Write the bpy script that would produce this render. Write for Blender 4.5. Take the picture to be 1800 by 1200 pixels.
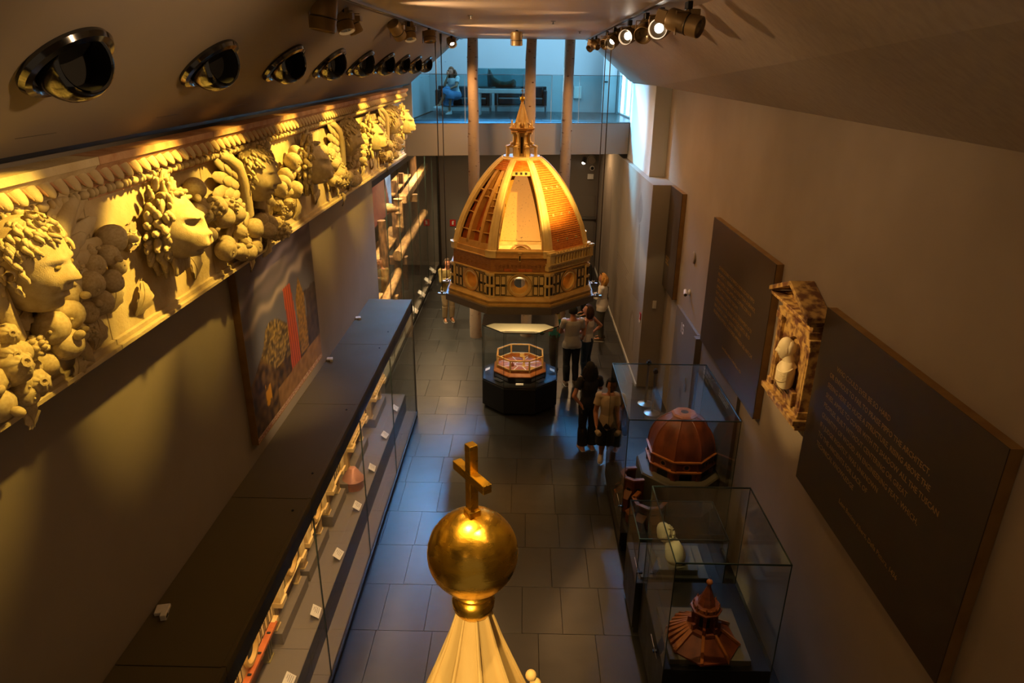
import bpy, bmesh, math, random
from math import sin, cos, pi, radians, sqrt, atan2, exp
from mathutils import Vector, Matrix, Euler, noise
random.seed(11)
for o in list(bpy.data.objects): bpy.data.objects.remove(o)
C = bpy.context.scene.collection
S = bpy.context.scene

# ------------------------------------------------------------ camera
cd = bpy.data.cameras.new('camera'); cam = bpy.data.objects.new('camera', cd); C.objects.link(cam)
cd.sensor_width = 36; cd.lens = 24.0; cd.clip_start = .05; cd.clip_end = 200
RM = Matrix(((0.99977023, -0.01561254, 0.01468761), (0.01938387, 0.36596746, -0.93042575), (0.00915112, 0.93049668, 0.36618601)))
cam.matrix_world = Matrix.Translation((0, 0, 6.35)) @ RM.to_4x4()
S.camera = cam
# ------------------------------------------------------------ world, exposure
w = bpy.data.worlds.new('world'); S.world = w; w.use_nodes = True
w.node_tree.nodes['Background'].inputs[0].default_value = (1.0, .66, .36, 1)
w.node_tree.nodes['Background'].inputs[1].default_value = .13
S.view_settings.view_transform = 'Standard'; S.view_settings.look = 'None'
S.view_settings.exposure = 0.0; S.view_settings.gamma = 1.0; S.view_settings.use_curve_mapping = False
try:
    S.cycles.transparent_max_bounces = 24; S.cycles.max_bounces = 8; S.cycles.diffuse_bounces = 5
    S.cycles.caustics_reflective = False; S.cycles.caustics_refractive = False
    S.cycles.sample_clamp_indirect = 3.0; S.cycles.blur_glossy = 1.0
except Exception: pass

WARM = (1.0, .60, .22); GOLD = (1.0, .50, .10); SOFT = (1.0, .66, .34); BLUE = (.24, .64, 1.0)
def aim(o, p, t):
    o.location = p
    o.rotation_euler = (Vector(t) - Vector(p)).to_track_quat('-Z', 'Y').to_euler()
def spot(p, t, e, size=35, col=WARM, blend=.5, r=.03):
    l = bpy.data.lights.new('spot_light', 'SPOT'); o = bpy.data.objects.new('spot_light', l); C.objects.link(o)
    l.energy = e; l.color = col; l.spot_size = radians(size); l.spot_blend = blend; l.shadow_soft_size = r
    aim(o, p, t); return o
def area(p, t, e, sx, sy, col=WARM, spread=180):
    l = bpy.data.lights.new('area_light', 'AREA'); o = bpy.data.objects.new('area_light', l); C.objects.link(o)
    l.energy = e; l.color = col; l.shape = 'RECTANGLE'; l.size = sx; l.size_y = sy; l.spread = radians(spread)
    aim(o, p, t); return o

# track spots (some stand where no lamp head is built further down)
for y, t, e in [(2.2, 1.4, 50), (3.6, 3.1, 105), (5.0, 4.7, 190), (6.15, 5.9, 120), (7.85, 7.4, 165), (8.75, 9.2, 130), (10.6, 11.2, 170), (12.2, 12.8, 80), (13.6, 14.4, 150)]:
    spot((-1.42, y, 6.62), (-2.6, t, 5.27), e*2.6, 37, (1, .58, .085), .6, .04)
# wide warm fill spots added along both tracks, no heads of their own
for y, k in ((-1.5, .10), (2.0, .10), (5.5, .22), (9.0, .50), (12.4, 1.3), (15.6, 2.5)):
    for x in (-1.40, 1.15): spot((x, y, 6.60), (x*.4, y, 0), 115*k, 165, (1, .52, .18), 1., .12)
for x in (-2.35, 1.75): area((x, 20.8, 4.42), (x*.7, 20.0, 0), 60, .5, .5, (1, .60, .28))     # added warm fill under the balcony, no fixture built
spot((1.1, 7.4, 6.66), (.2, 12.2, 4.35), 4300, 17, (1, .58, .13), .7, .05)      # dome key
spot((1.05, 9.3, 6.70), (.40, 12.3, 4.3), 330, 22, (1, .60, .16), .5, .04)
spot((-1.42, 6.9, 6.62), (-.4, 12.0, 3.6), 230, 30, (1, .52, .12), .5, .05)
spot((-.06, 12.8, 2.45), (-.06, 13.0, 4.5), 42, 130, (1, .60, .16), .6, .08)      # inside the dome model
spot((-.62, 2.9, 6.68), (-.25, 2.75, 3.9), 480, 26, (1, .58, .16), .5, .035)      # gilded ball
spot((.35, 2.5, 6.68), (-.2, 2.8, 3.6), 330, 26, (1, .58, .16), .5, .035)
spot((-.9, -.6, 6.7), (-.22, 2.7, 3.35), 1100, 14, (1, .60, .18), .6, .10)  # added behind the camera to brighten cone and ball
spot((-1.42, 6.6, 6.62), (2.75, 6.75, 3.6), 850, 17, (1, .60, .20), .5, .04)     # tabernacle
spot((-1.42, 7.8, 6.62), (2.9, 7.9, 3.2), 420, 22, (1, .60, .24), .9, .04)      # middle text panel
spot((1.1, 6.3, 6.66), (-2.85, 7.6, 3.4), 900, 27, (1, .64, .30), .7, .04)      # painting
for y, e in ((3.5, 80), (6.5, 170), (10.5, 200), (14.0, 130)): spot((-1.38, y, 6.62), (2.5, y+.6, 6.5), e, 90, (1, .60, .28), 1., .05)     # added cross-wash to brighten the right slope
for y, e in ((3.2, 230), (7.5, 120), (11.5, 60), (14.6, 60)): spot((1.12, y, 6.64), (-2.4, y+.6, 6.75), e*.8, 56, (1, .60, .28), 1., .05)  # added cross-wash to brighten the left slope
# added blue area lights under the skylight, for daylight on floor and pier
area((-.4, 20.3, 8.95), (-.2, 8.8, 0), 480, 3.6, 2.8, (.12, .47, 1.0), 38)
area((-1.6, 20.6, 8.9), (2.62, 16.8, 5.3), 200, 1.4, 1.4, (.34, .70, 1.0), 28)
spot((1.05, 7.0, 6.62), (1.75, 8.4, .7), 160, 8, (1,.58,.24), .5, .03)  # added spot to brighten the apse models
spot((1.25, 11.3, 6.62), (.30, 12.1, 4.5), 520, 26, (1, .62, .20), .6, .04)
# ------------------------------------------------------------ materials
def lin(h):
    h = h.lstrip('#'); v = [int(h[i:i+2], 16) / 255 for i in (0, 2, 4)]
    return tuple(c / 12.92 if c <= .04045 else ((c + .055) / 1.055) ** 2.4 for c in v)
def mat(name, col, rough=.5, metal=0., col2=None, scale=6., stretch=(1, 1, 1), detail=5., bump=0., bscale=None, spec=.5, rough2=None, ramp=(.35, .65), coat=0.):
    m = bpy.data.materials.new(name); m.use_nodes = True; nt = m.node_tree; b = nt.nodes['Principled BSDF']
    c = lin(col) if isinstance(col, str) else col
    b.inputs['Base Color'].default_value = (*c, 1); b.inputs['Roughness'].default_value = rough; b.inputs['Metallic'].default_value = metal
    b.inputs['Specular IOR Level'].default_value = spec
    if coat: b.inputs['Coat Weight'].default_value = coat; b.inputs['Coat Roughness'].default_value = .1
    if col2 or bump or rough2 is not None:
        tc = nt.nodes.new('ShaderNodeTexCoord'); mp = nt.nodes.new('ShaderNodeMapping'); mp.inputs['Scale'].default_value = stretch
        nt.links.new(tc.outputs['Object'], mp.inputs['Vector'])
        n = nt.nodes.new('ShaderNodeTexNoise'); n.inputs['Scale'].default_value = scale; n.inputs['Detail'].default_value = detail
        nt.links.new(mp.outputs[0], n.inputs['Vector'])
        mr = nt.nodes.new('ShaderNodeMapRange'); mr.inputs['From Min'].default_value = ramp[0]; mr.inputs['From Max'].default_value = ramp[1]
        nt.links.new(n.outputs['Fac'], mr.inputs['Value'])
        if col2:
            c2 = lin(col2) if isinstance(col2, str) else col2
            mx = nt.nodes.new('ShaderNodeMix'); mx.data_type = 'RGBA'
            mx.inputs['A'].default_value = (*c, 1); mx.inputs['B'].default_value = (*c2, 1)
            nt.links.new(mr.outputs[0], mx.inputs['Factor']); nt.links.new(mx.outputs['Result'], b.inputs['Base Color'])
        if rough2 is not None:
            r = nt.nodes.new('ShaderNodeMapRange'); r.inputs['To Min'].default_value = rough; r.inputs['To Max'].default_value = rough2
            nt.links.new(mr.outputs[0], r.inputs['Value']); nt.links.new(r.outputs[0], b.inputs['Roughness'])
        if bump:
            bn = nt.nodes.new('ShaderNodeBump'); bn.inputs['Strength'].default_value = bump; bn.inputs['Distance'].default_value = .02
            if bscale:
                n2 = nt.nodes.new('ShaderNodeTexNoise'); n2.inputs['Scale'].default_value = bscale; n2.inputs['Detail'].default_value = 6
                nt.links.new(mp.outputs[0], n2.inputs['Vector']); nt.links.new(n2.outputs['Fac'], bn.inputs['Height'])
            else: nt.links.new(n.outputs['Fac'], bn.inputs['Height'])
            nt.links.new(bn.outputs[0], b.inputs['Normal'])
    return m
def emit(name, col, s):
    m = bpy.data.materials.new(name); m.use_nodes = True; nt = m.node_tree
    b = nt.nodes['Principled BSDF']; c = lin(col) if isinstance(col, str) else col
    b.inputs['Base Color'].default_value = (*c, 1); b.inputs['Emission Color'].default_value = (*c, 1); b.inputs['Emission Strength'].default_value = s
    return m
def glass(name, tint=(.96, .98, .98), f0=.022, gain=1.0, rough=.0, power=5.0):
    m = bpy.data.materials.new(name); m.use_nodes = True; nt = m.node_tree; nt.nodes.clear()
    out = nt.nodes.new('ShaderNodeOutputMaterial'); mix = nt.nodes.new('ShaderNodeMixShader')
    tr = nt.nodes.new('ShaderNodeBsdfTransparent'); tr.inputs[0].default_value = (*tint, 1)
    gl = nt.nodes.new('ShaderNodeBsdfGlossy'); gl.inputs['Roughness'].default_value = rough
    lw = nt.nodes.new('ShaderNodeLayerWeight'); lw.inputs['Blend'].default_value = .5
    pw = nt.nodes.new('ShaderNodeMath'); pw.operation = 'POWER'; pw.inputs[1].default_value = power
    mr = nt.nodes.new('ShaderNodeMapRange'); mr.inputs['To Min'].default_value = f0; mr.inputs['To Max'].default_value = min(1., .95 * gain)
    nt.links.new(lw.outputs['Facing'], pw.inputs[0]); nt.links.new(pw.outputs[0], mr.inputs['Value'])
    nt.links.new(mr.outputs[0], mix.inputs[0]); nt.links.new(tr.outputs[0], mix.inputs[1]); nt.links.new(gl.outputs[0], mix.inputs[2])
    nt.links.new(mix.outputs[0], out.inputs[0]); return m
M = {}
M['wall'] = mat('wall_paint', '#8f877e', .75, col2='#878076', scale=1.2, bump=.03, bscale=60)
M['wallr'] = mat('wall_paint_right', '#93887e', .75, col2='#8b8076', scale=1.2, bump=.03, bscale=60)
M['walld'] = mat('dark_wall_paint', '#6b655f', .7)
M['pale'] = mat('pale_plaster', '#b9bcbd', .7)
M['ceil'] = mat('ceiling_brushed', '#c4b5a6', .42, col2='#b5a494', scale=3, stretch=(1, 14, 1), detail=6)
M['slope'] = mat('slope_plaster', '#91887e', .7)
M['slopeb'] = mat('slope_brushed', '#968c82', .5, col2='#8b8178', scale=2.2, stretch=(.6, 9, 9), detail=6)
M['black'] = mat('black_metal', '#0d0d0d', .45)
M['blackm'] = mat('matt_black', '#0a0a0b', .8)
M['charcoal'] = mat('charcoal_lacquer', '#1b1a19', .38, rough2=.5, scale=3)
M['casetop'] = mat('case_roof_lacquer', '#5a523a', .5, rough2=.6, scale=2, spec=.12)
M['greypl'] = mat('grey_plinth', '#6c6358', .6)
M['greypld'] = mat('dark_grey_plinth', '#4a453f', .6)
M['slate'] = mat('slate_tile', '#2e3032', .27, col2='#242526', scale=2.6, detail=4, rough2=.36, ramp=(.2,.8), stretch=(1, 1.6, 1), spec=.55)
M['grout'] = mat('grout', '#161514', .8)
M['plaster'] = mat('frieze_plaster', '#d8cba8', .8, col2='#c4b288', scale=5, bump=.25, bscale=45)
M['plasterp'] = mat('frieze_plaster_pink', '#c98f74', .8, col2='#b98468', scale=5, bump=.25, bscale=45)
M['cornice'] = mat('cornice_terracotta', '#cda884', .8, col2='#b98a66', scale=9, bump=.2, bscale=50)
M['gold'] = mat('gold_leaf', (1.0, .66, .11), .22, 1.0, col2=(.70, .40, .03), scale=7, stretch=(1, 1, 2.5), detail=12, rough2=.40, ramp=(.38, .7), bump=.06, bscale=40)
M['goldp'] = mat('gold_plain', (.95, .50, .08), .28, 1.0)
M['lantern'] = mat('cream_lantern', '#e6cf98', .5, col2='#dcc188', scale=2.5, stretch=(3, 3, .6))
M['cream'] = mat('cream_marble', '#dbc183', .24, col2='#cdb070', scale=6)
M['creamd'] = mat('cream_limewood', '#c8a662', .5, col2='#b8934f', scale=8)
M['parch'] = mat('mottled_vault', '#b98d40', .6, col2='#5f4214', scale=30, detail=3, ramp=(.62, .74))
M['tile'] = mat('terracotta_tile', '#cc8030', .42, col2='#b4661f', scale=25, detail=3)
M['masonry'] = mat('unfinished_masonry', '#9a6a34', .6, col2='#865726', scale=14, stretch=(1, 1, 5), bump=.2, bscale=30)
M['orange'] = mat('orange_inner_shell', '#b9652a', .6, col2='#a4541f', scale=10)
M['green'] = mat('dark_green_inlay', '#14140f', .5)
M['limb'] = mat('limewood', '#c79a55', .5, col2='#b58644', scale=7)
M['plat'] = mat('grey_platform', '#5d5750', .5)
M['under'] = mat('cream_underside', '#e9dcc0', .6)
M['steel'] = mat('brushed_steel', '#9a9ca0', .3, 1.0)
M['chrome'] = mat('dark_chrome', (.13, .135, .145), .12, 1.0)
M['cable'] = mat('steel_cable', '#3a3634', .4, .6)
M['lamp'] = mat('bronze_lamp_body', '#8a7350', .42, .25)
M['lens'] = emit('lit_lens', (1, .86, .70), 14)
M['lensoff'] = mat('lamp_reflector', '#8d7f68', .2, .8)
M['glass'] = glass('clear_glass')
M['glasst'] = glass('case_top_glass', (.92, .95, .94), .03, .9)
M['glassm'] = glass('octagon_top_glass', (.40, .40, .38), .55, 1.0, .02, 1.2)
M['glassg'] = glass('rail_glass', (.66, .82, .84), .05, .7)
M['edge'] = mat('glass_edge', '#2a3a36', .2)
M['birch'] = None
M['wood'] = mat('dark_walnut', '#7a3d1c', .38, col2='#522410', scale=7, stretch=(1, 1, .3), detail=8, bump=.15)
M['woodl'] = mat('walnut_edge', '#a8662f', .35, col2='#8a4c20', scale=9)
M['woodm'] = mat('model_walnut', '#7b3c1a', .45, col2='#5c2a10', scale=8, stretch=(.4, .4, 4))
M['beam'] = mat('old_timber', '#86603a', .75, col2='#3a2412', scale=11, stretch=(1.6, .5, .5), detail=9, bump=.7, bscale=16)
M['beaml'] = mat('pale_timber', '#b8935c', .75, col2='#7a5630', scale=11, stretch=(1.6, .4, 1), detail=9, bump=.6, bscale=16)
M['stone'] = mat('brown_veined_marble', '#bd9c60', .5, col2='#694532', scale=11, detail=9, bump=.3, ramp=(.42, .6))
M['stonep'] = mat('pale_marble', '#e6dcc2', .55, col2='#dccfae', scale=5)
M['mask'] = mat('death_mask_plaster', '#d9c8a4', .7, col2='#c9b58c', scale=8, bump=.2, bscale=40)
M['card'] = mat('caption_card', '#e4e0d8', .6)
M['ink'] = mat('ink', '#2c2926', .7)
M['whitep'] = mat('white_plastic', '#d9d8d4', .4)
M['panel'] = mat('text_panel_bronze', '#40352b', .45, col2='#3b3127', scale=1.5, spec=.3)
M['panedge'] = mat('panel_wood_edge', '#8f6f3c', .5, col2='#7c5c2e', scale=6)
M['gild'] = mat('gilt_letter', (.46, .29, .10), .4, .8)
M['plate'] = mat('display_plate', '#57503f', .55)
M['white'] = mat('white_print', '#d8d6d0', .6)
M['red'] = mat('red_sign', '#b01a16', .5)
M['leather'] = mat('black_leather', '#15161a', .35)
M['beamf'] = mat('balcony_beam', '#8c8887', .7)
M['rustwood'] = mat('gnarled_fragment', '#6b4226', .7, col2='#3b2414', scale=16, bump=.6)
M['copper'] = mat('rosy_copper', '#c08a78', .4, .2)
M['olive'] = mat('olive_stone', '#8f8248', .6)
M['facade'] = mat('facade_cream', '#e0c890', .5, col2='#d2b678', scale=10)

# ------------------------------------------------------------ mesh helpers
class MB:
    def __init__(s): s.v = []; s.f = []
    def add(s, vs, fs, mx=None):
        n = len(s.v)
        s.v += [tuple(mx @ Vector(p)) for p in vs] if mx is not None else [tuple(p) for p in vs]
        s.f += [tuple(i + n for i in f) for f in fs]; return s
    def box(s, a, b, mx=None):
        (x0, y0, z0), (x1, y1, z1) = a, b
        return s.add([(x0,y0,z0),(x1,y0,z0),(x1,y1,z0),(x0,y1,z0),(x0,y0,z1),(x1,y0,z1),(x1,y1,z1),(x0,y1,z1)],
              [(0,3,2,1),(4,5,6,7),(0,1,5,4),(1,2,6,5),(2,3,7,6),(3,0,4,7)], mx)
    def cbox(s, c, d, mx=None):
        return s.box([c[i]-d[i]/2 for i in range(3)], [c[i]+d[i]/2 for i in range(3)], mx)
    def prism(s, poly, z0, z1, mx=None, top=None):
        n = len(poly); top = top or poly
        vs = [(x, y, z0) for x, y in poly] + [(x, y, z1) for x, y in top]
        fs = [tuple(range(n-1, -1, -1)), tuple(range(n, 2*n))] + [(i, (i+1) % n, n+(i+1) % n, n+i) for i in range(n)]
        return s.add(vs, fs, mx)
    def lathe(s, prof, n=24, mx=None, cap=True, phase=0.):
        vs = []; fs = []; k = len(prof)
        for r, z in prof:
            for j in range(n):
                a = phase + 2*pi*j/n; vs.append((r*cos(a), r*sin(a), z))
        for i in range(k-1):
            for j in range(n):
                fs.append((i*n+j, i*n+(j+1) % n, (i+1)*n+(j+1) % n, (i+1)*n+j))
        if cap: fs.append(tuple(range(n-1, -1, -1))); fs.append(tuple((k-1)*n+j for j in range(n)))
        return s.add(vs, fs, mx)
    def tube(s, pts, r, n=8, mx=None, cap=True):
        pts = [Vector(p) for p in pts]; rs = r if isinstance(r, (list, tuple)) else [r]*len(pts)
        vs = []; fs = []; up = None
        for i, p in enumerate(pts):
            d = (pts[min(i+1, len(pts)-1)] - pts[max(i-1, 0)])
            d = d.normalized() if d.length > 1e-9 else Vector((0,0,1))
            if up is None: up = d.orthogonal().normalized()
            a = (up - d*up.dot(d)); a = a.normalized() if a.length > 1e-6 else d.orthogonal().normalized()
            up = a; b = d.cross(a)
            for j in range(n):
                t = 2*pi*j/n; vs.append(p + (a*cos(t) + b*sin(t))*rs[i])
        for i in range(len(pts)-1):
            for j in range(n): fs.append((i*n+j, i*n+(j+1) % n, (i+1)*n+(j+1) % n, (i+1)*n+j))
        if cap: fs.append(tuple(range(n-1, -1, -1))); fs.append(tuple((len(pts)-1)*n+j for j in range(n)))
        return s.add(vs, fs, mx)
    def sphere(s, c, r, nu=16, nv=10, mx=None, fn=None):
        rx, ry, rz = r if isinstance(r, (tuple, list)) else (r, r, r)
        vs = []; fs = []
        for i in range(nv+1):
            ph = pi*i/nv
            for j in range(nu):
                th = 2*pi*j/nu; d = Vector((sin(ph)*cos(th), sin(ph)*sin(th), cos(ph)))
                k = fn(d) if fn else 1.
                vs.append((c[0]+d.x*rx*k, c[1]+d.y*ry*k, c[2]+d.z*rz*k))
        for i in range(nv):
            for j in range(nu):
                fs.append((i*nu+j, (i+1)*nu+j, (i+1)*nu+(j+1) % nu, i*nu+(j+1) % nu))
        return s.add(vs, fs, mx)
    def grid(s, fn, nu, nv, mx=None, closed=False):
        vs = [fn(i/nu, j/nv) for i in range(nu+1) for j in range(nv+1)]
        return s.add(vs, [(i*(nv+1)+j, (i+1)*(nv+1)+j, (i+1)*(nv+1)+j+1, i*(nv+1)+j+1) for i in range(nu) for j in range(nv)], mx)
    def sweep(s, secs, closed=True, cap=True, mx=None):      # list of equal-length loops
        n = len(secs[0]); vs = [p for q in secs for p in q]; fs = []
        for i in range(len(secs)-1):
            for j in range(n if closed else n-1): fs.append((i*n+j, i*n+(j+1) % n, (i+1)*n+(j+1) % n, (i+1)*n+j))
        if cap and closed: fs.append(tuple(range(n-1, -1, -1))); fs.append(tuple((len(secs)-1)*n+j for j in range(n)))
        return s.add(vs, fs, mx)
    def mesh(s, name, smooth=None, weld=False, bevel=0):
        me = bpy.data.meshes.new(name); me.from_pydata(s.v, [], s.f)
        bm = bmesh.new(); bm.from_mesh(me)
        if weld: bmesh.ops.remove_doubles(bm, verts=bm.verts, dist=1e-5)
        if bevel: bmesh.ops.bevel(bm, geom=[e for e in bm.edges], offset=bevel, segments=1, affect='EDGES', clamp_overlap=True)
        bmesh.ops.recalc_face_normals(bm, faces=bm.faces); bm.to_mesh(me); bm.free()
        if smooth:
            me.polygons.foreach_set('use_smooth', [True]*len(me.polygons)); me.set_sharp_from_angle(angle=radians(smooth))
        return me
    def build(s, name, m, parent=None, smooth=None, weld=False, bevel=0, loc=None, rot=None, label=None):
        return link(name, s.mesh(name, smooth, weld, bevel), m, parent, loc, rot, label)
def link(name, me, m, parent=None, loc=None, rot=None, label=None):
    o = bpy.data.objects.new(name, me); C.objects.link(o)
    if m is not None and not me.materials: me.materials.append(M[m] if isinstance(m, str) else m)
    if parent is not None: o.parent = parent
    if loc is not None: o.location = loc
    if rot is not None: o.rotation_euler = rot
    if label: o['label'] = label
    return o
def tag(o, label, cat, group=None):
    o['label'] = label; o['category'] = cat
    if group: o['group'] = group
    return o
def thing(name, label, cat, loc=(0,0,0), rz=0., group=None):
    o = bpy.data.objects.new(name, None); C.objects.link(o); o.location = loc; o.rotation_euler = (0,0,rz); o.empty_display_size = .1
    return tag(o, label, cat, group)
def struct(o): o['kind'] = 'structure'; return o
def dup(root, loc=None, rot=None, label=None, group=None, scale=None):
    def cp(o, par):
        c = o.copy(); C.objects.link(c)
        if par is not None: c.parent = par
        for ch in [x for x in KIDS.get(o.name, o.children)]: cp(ch, c)
        return c
    r = cp(root, None)
    if loc is not None: r.location = loc
    if rot is not None: r.rotation_euler = rot
    if scale is not None: r.scale = scale
    if label: r['label'] = label
    if group: r['group'] = group
    return r
KIDS = {}
def T(x, y, z): return Matrix.Translation((x, y, z))
def R(a, ax='Z'): return Matrix.Rotation(a, 4, ax)
def Sc(x, y, z): return Matrix.Diagonal((x, y, z, 1))
def octo(a, n=8): return [(a/cos(pi/n)*cos(pi/n + 2*pi*i/n), a/cos(pi/n)*sin(pi/n + 2*pi*i/n)) for i in range(n)]   # apothem a, flat sides on the axes
def text(name, body, size, m, parent=None, mx=None, align='LEFT', extrude=.002, space=1.0):
    c = bpy.data.curves.new(name, 'FONT'); c.body = body; c.size = size; c.align_x = align; c.extrude = extrude; c.space_line = space; c.resolution_u = 2
    o = bpy.data.objects.new(name, c); C.objects.link(o)
    bpy.context.view_layer.update()
    me = bpy.data.meshes.new_from_object(o.evaluated_get(bpy.context.evaluated_depsgraph_get()))
    bpy.data.objects.remove(o); bpy.data.curves.remove(c); me.materials.clear()
    if mx is not None: me.transform(mx)
    return link(name, me, m, parent)
# ------------------------------------------------------------ structure
def slate_mat():
    m = bpy.data.materials['slate_tile']; nt = m.node_tree
    g = nt.nodes.new('ShaderNodeNewGeometry'); oi = nt.nodes.new('ShaderNodeObjectInfo')
    ad = nt.nodes.new('ShaderNodeVectorMath'); ad.operation = 'ADD'
    sc = nt.nodes.new('ShaderNodeVectorMath'); sc.operation = 'SCALE'; sc.inputs['Scale'].default_value = 37.
    cb = nt.nodes.new('ShaderNodeCombineXYZ')
    for i in range(3): nt.links.new(oi.outputs['Random'], cb.inputs[i])
    nt.links.new(cb.outputs[0], sc.inputs[0]); nt.links.new(g.outputs['Position'], ad.inputs[0]); nt.links.new(sc.outputs[0], ad.inputs[1])
    mp = [n for n in nt.nodes if n.type == 'MAPPING'][0]; nt.links.new(ad.outputs[0], mp.inputs['Vector'])
    # each slab a little lighter or darker
    b = nt.nodes['Principled BSDF']; l = b.inputs['Base Color'].links[0].from_socket
    hs = nt.nodes.new('ShaderNodeHueSaturation'); mr = nt.nodes.new('ShaderNodeMapRange'); mr.inputs['To Min'].default_value = .8; mr.inputs['To Max'].default_value = 1.25
    nt.links.new(oi.outputs['Random'], mr.inputs['Value']); nt.links.new(mr.outputs[0], hs.inputs['Value']); nt.links.new(l, hs.inputs['Color']); nt.links.new(hs.outputs[0], b.inputs['Base Color'])
slate_mat()
floor = struct(MB().box((-3.1, 1.0, -.25), (3.1, 23.6, -.012)).build('floor', 'grout'))
def lay_tiles(parent, x0, x1, y0, y1, z, rowh=.81, wmin=.50, wmax=.69, seed=3, clip=None):
    rnd = random.Random(seed); cache = {}
    y = y0; k = 0
    while y < y1 - .05:
        x = x0 - rnd.uniform(0, .45)
        while x < x1 - .02:
            wd = rnd.choice((.50, .56, .60, .69)); a = max(x, x0); b = min(x + wd, x1); x += wd
            if b - a < .06: continue
            key = (round(b-a, 2), round(min(rowh, y1-y), 2))
            if key not in cache:
                wv, h = key; cache[key] = MB().cbox((0, 0, -.01), (wv-.005, h-.005, .02)).mesh('floor_tile', None, False, .0012)
            link('floor_tile', cache[key], 'slate', parent, ((a+b)/2, y + min(rowh, y1-y)/2, z))
        y += rowh; k += 1
lay_tiles(floor, -2.92, 3.0, 3.2, 23.4, 0.)
# left wall, showcase niche
wl = MB().box((-3.1, -3, 0), (-2.85, 12.88, 6.3)).box((-3.1, 12.88, 4.44), (-2.85, 17.0, 6.3))
struct(wl.build('wall_left', 'wall'))
nm = MB().box((-4.5, 12.7, 0), (-4.35, 23.5, 4.6)).box((-4.4, 12.72, 0), (-3.1, 12.88, 4.6)).box((-4.4, 12.88, 4.44), (-3.1, 23.5, 4.6)).box((-4.4, 23.28, 0), (-2.93, 23.5, 4.5))
struct(nm.build('wall_niche', 'walld'))
# right wall and pier
struct(MB().box((2.95, -3, 0), (3.2, 23.5, 6.4)).build('wall_right', 'wallr'))
struct(MB().box((2.51, 13.57, 0), (2.95, 23.5, 4.337)).build('wall_pier', 'wall', bevel=.004))
struct(MB().box((2.62, 14.7, 4.337), (2.95, 18.05, 6.9)).build('wall_pier_upper', 'pale', bevel=.004))
struct(MB().box((-3.0, 23.4, 0), (2.6, 23.6, 4.6)).build('wall_back', 'walld'))
# ceiling and slopes
def zc(y): return 6.80 + .0155*y
def quadbox(name, a, b, c, d, t, m):   # a thick slab given by four corners and a thickness vector
    vs = [Vector(p) for p in (a, b, c, d)]; vs += [p + Vector(t) for p in vs]
    return struct(MB().add(vs, [(0,1,2,3),(7,6,5,4),(0,4,5,1),(1,5,6,2),(2,6,7,3),(3,7,4,0)]).build(name, m))
quadbox('ceiling', (-1.52, -3, zc(-3)), (1.46, -3, zc(-3)), (1.46, 17.0, zc(17)), (-1.52, 17.0, zc(17)), (0, 0, .3), 'ceil')
def zl(y): return 5.835 + .0135*y
quadbox('ceiling_slope_left', (-1.52, -3, zc(-3)), (-1.52, 16.9, zc(16.9)), (-2.74, 16.9, zl(16.9)), (-2.74, -3, zl(-3)), (-.05, 0, .3), 'slope')
quadbox('ceiling_slope_right', (1.46, -3, zc(-3)), (2.99, -3, 5.835), (2.62, 14.7, 6.13), (1.46, 14.7, zc(14.7)), (.05, 0, .3), 'slopeb')
quadbox('ceiling_slope_end', (1.46, 14.7, zc(14.7)), (2.62, 14.7, 6.13), (2.56, 18.0, 6.17), (1.46, 18.0, zc(18)), (.05, 0, .3), 'slopeb')
struct(MB().add([(-2.80,-3,5.80),(-2.70,-3,5.80),(-2.70,16.9,6.07),(-2.80,16.9,6.07),(-2.80,-3,6.1),(-2.70,-3,6.1),(-2.70,16.9,6.3),(-2.80,16.9,6.3)],
     [(0,3,2,1),(4,5,6,7),(0,1,5,4),(1,2,6,5),(2,3,7,6),(3,0,4,7)]).build('trim_1', 'black'))
# faint joints on the left slope
def slope_pt(s, y, off=.004):   # s: 0 at the ceiling edge, 1 at the lower edge
    a = Vector((-1.52, y, zc(y))); b = Vector((-2.74, y, zl(y))); d = (b - a).normalized(); n = Vector((-d.z, 0, d.x)).normalized()
    if n.x < 0: n = -n
    return a + (b - a)*s + n*off
for i in range(12):
    y = 2.9 + i*1.42
    b = MB()
    for s0, s1, ya, yb in ((.50, .50, y+.72, y+1.02), (.86, .86, y+.62, y+.95)):
        p, q = slope_pt(s0, ya, .0), slope_pt(s1, yb, .0); d = Vector((0, 0, .006)); t = slope_pt(s0, ya, .003) - p
        b.add([p, q, q+d, p+d, p+t, q+t, q+d+t, p+d+t], [(0,1,2,3),(7,6,5,4),(0,4,5,1),(1,5,6,2),(2,6,7,3),(3,7,4,0)])
    struct(b.build('trim_2', 'black'))
# balcony
bal = [(-2.95, 16.9), (2.60, 17.9), (2.60, 23.3), (-2.95, 23.3)]
struct(MB().prism(bal, 4.46, 5.20).build('floor_balcony_beam', 'beamf'))
bf = struct(MB().prism([(-2.95, 16.9), (2.60, 17.9), (3.4, 18.05), (3.4, 23.3), (-2.95, 23.3)], 5.20, 5.212).build('floor_balcony', 'grout'))
lay_tiles(bf, -2.85, 3.3, 18.0, 22.6, 5.221, .92, seed=8)
struct(MB().box((-3.2, 22.6, 5.2), (3.6, 22.8, 9)).build('wall_balcony_back', 'pale'))
struct(MB().box((-3.2, 17.0, 5.2), (-3.0, 22.7, 9)).build('wall_balcony_left', 'pale'))
wr = MB().box((2.75, 21.9, 5.2), (2.95, 22.7, 9)).box((2.75, 18.05, 7.6), (2.95, 21.9, 9))
struct(wr.build('wall_balcony_right', 'pale'))
struct(MB().box((-3.2, 22.58, 5.212), (2.75, 22.6, 5.33)).build('baseboard_balcony', 'pale'))
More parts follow.
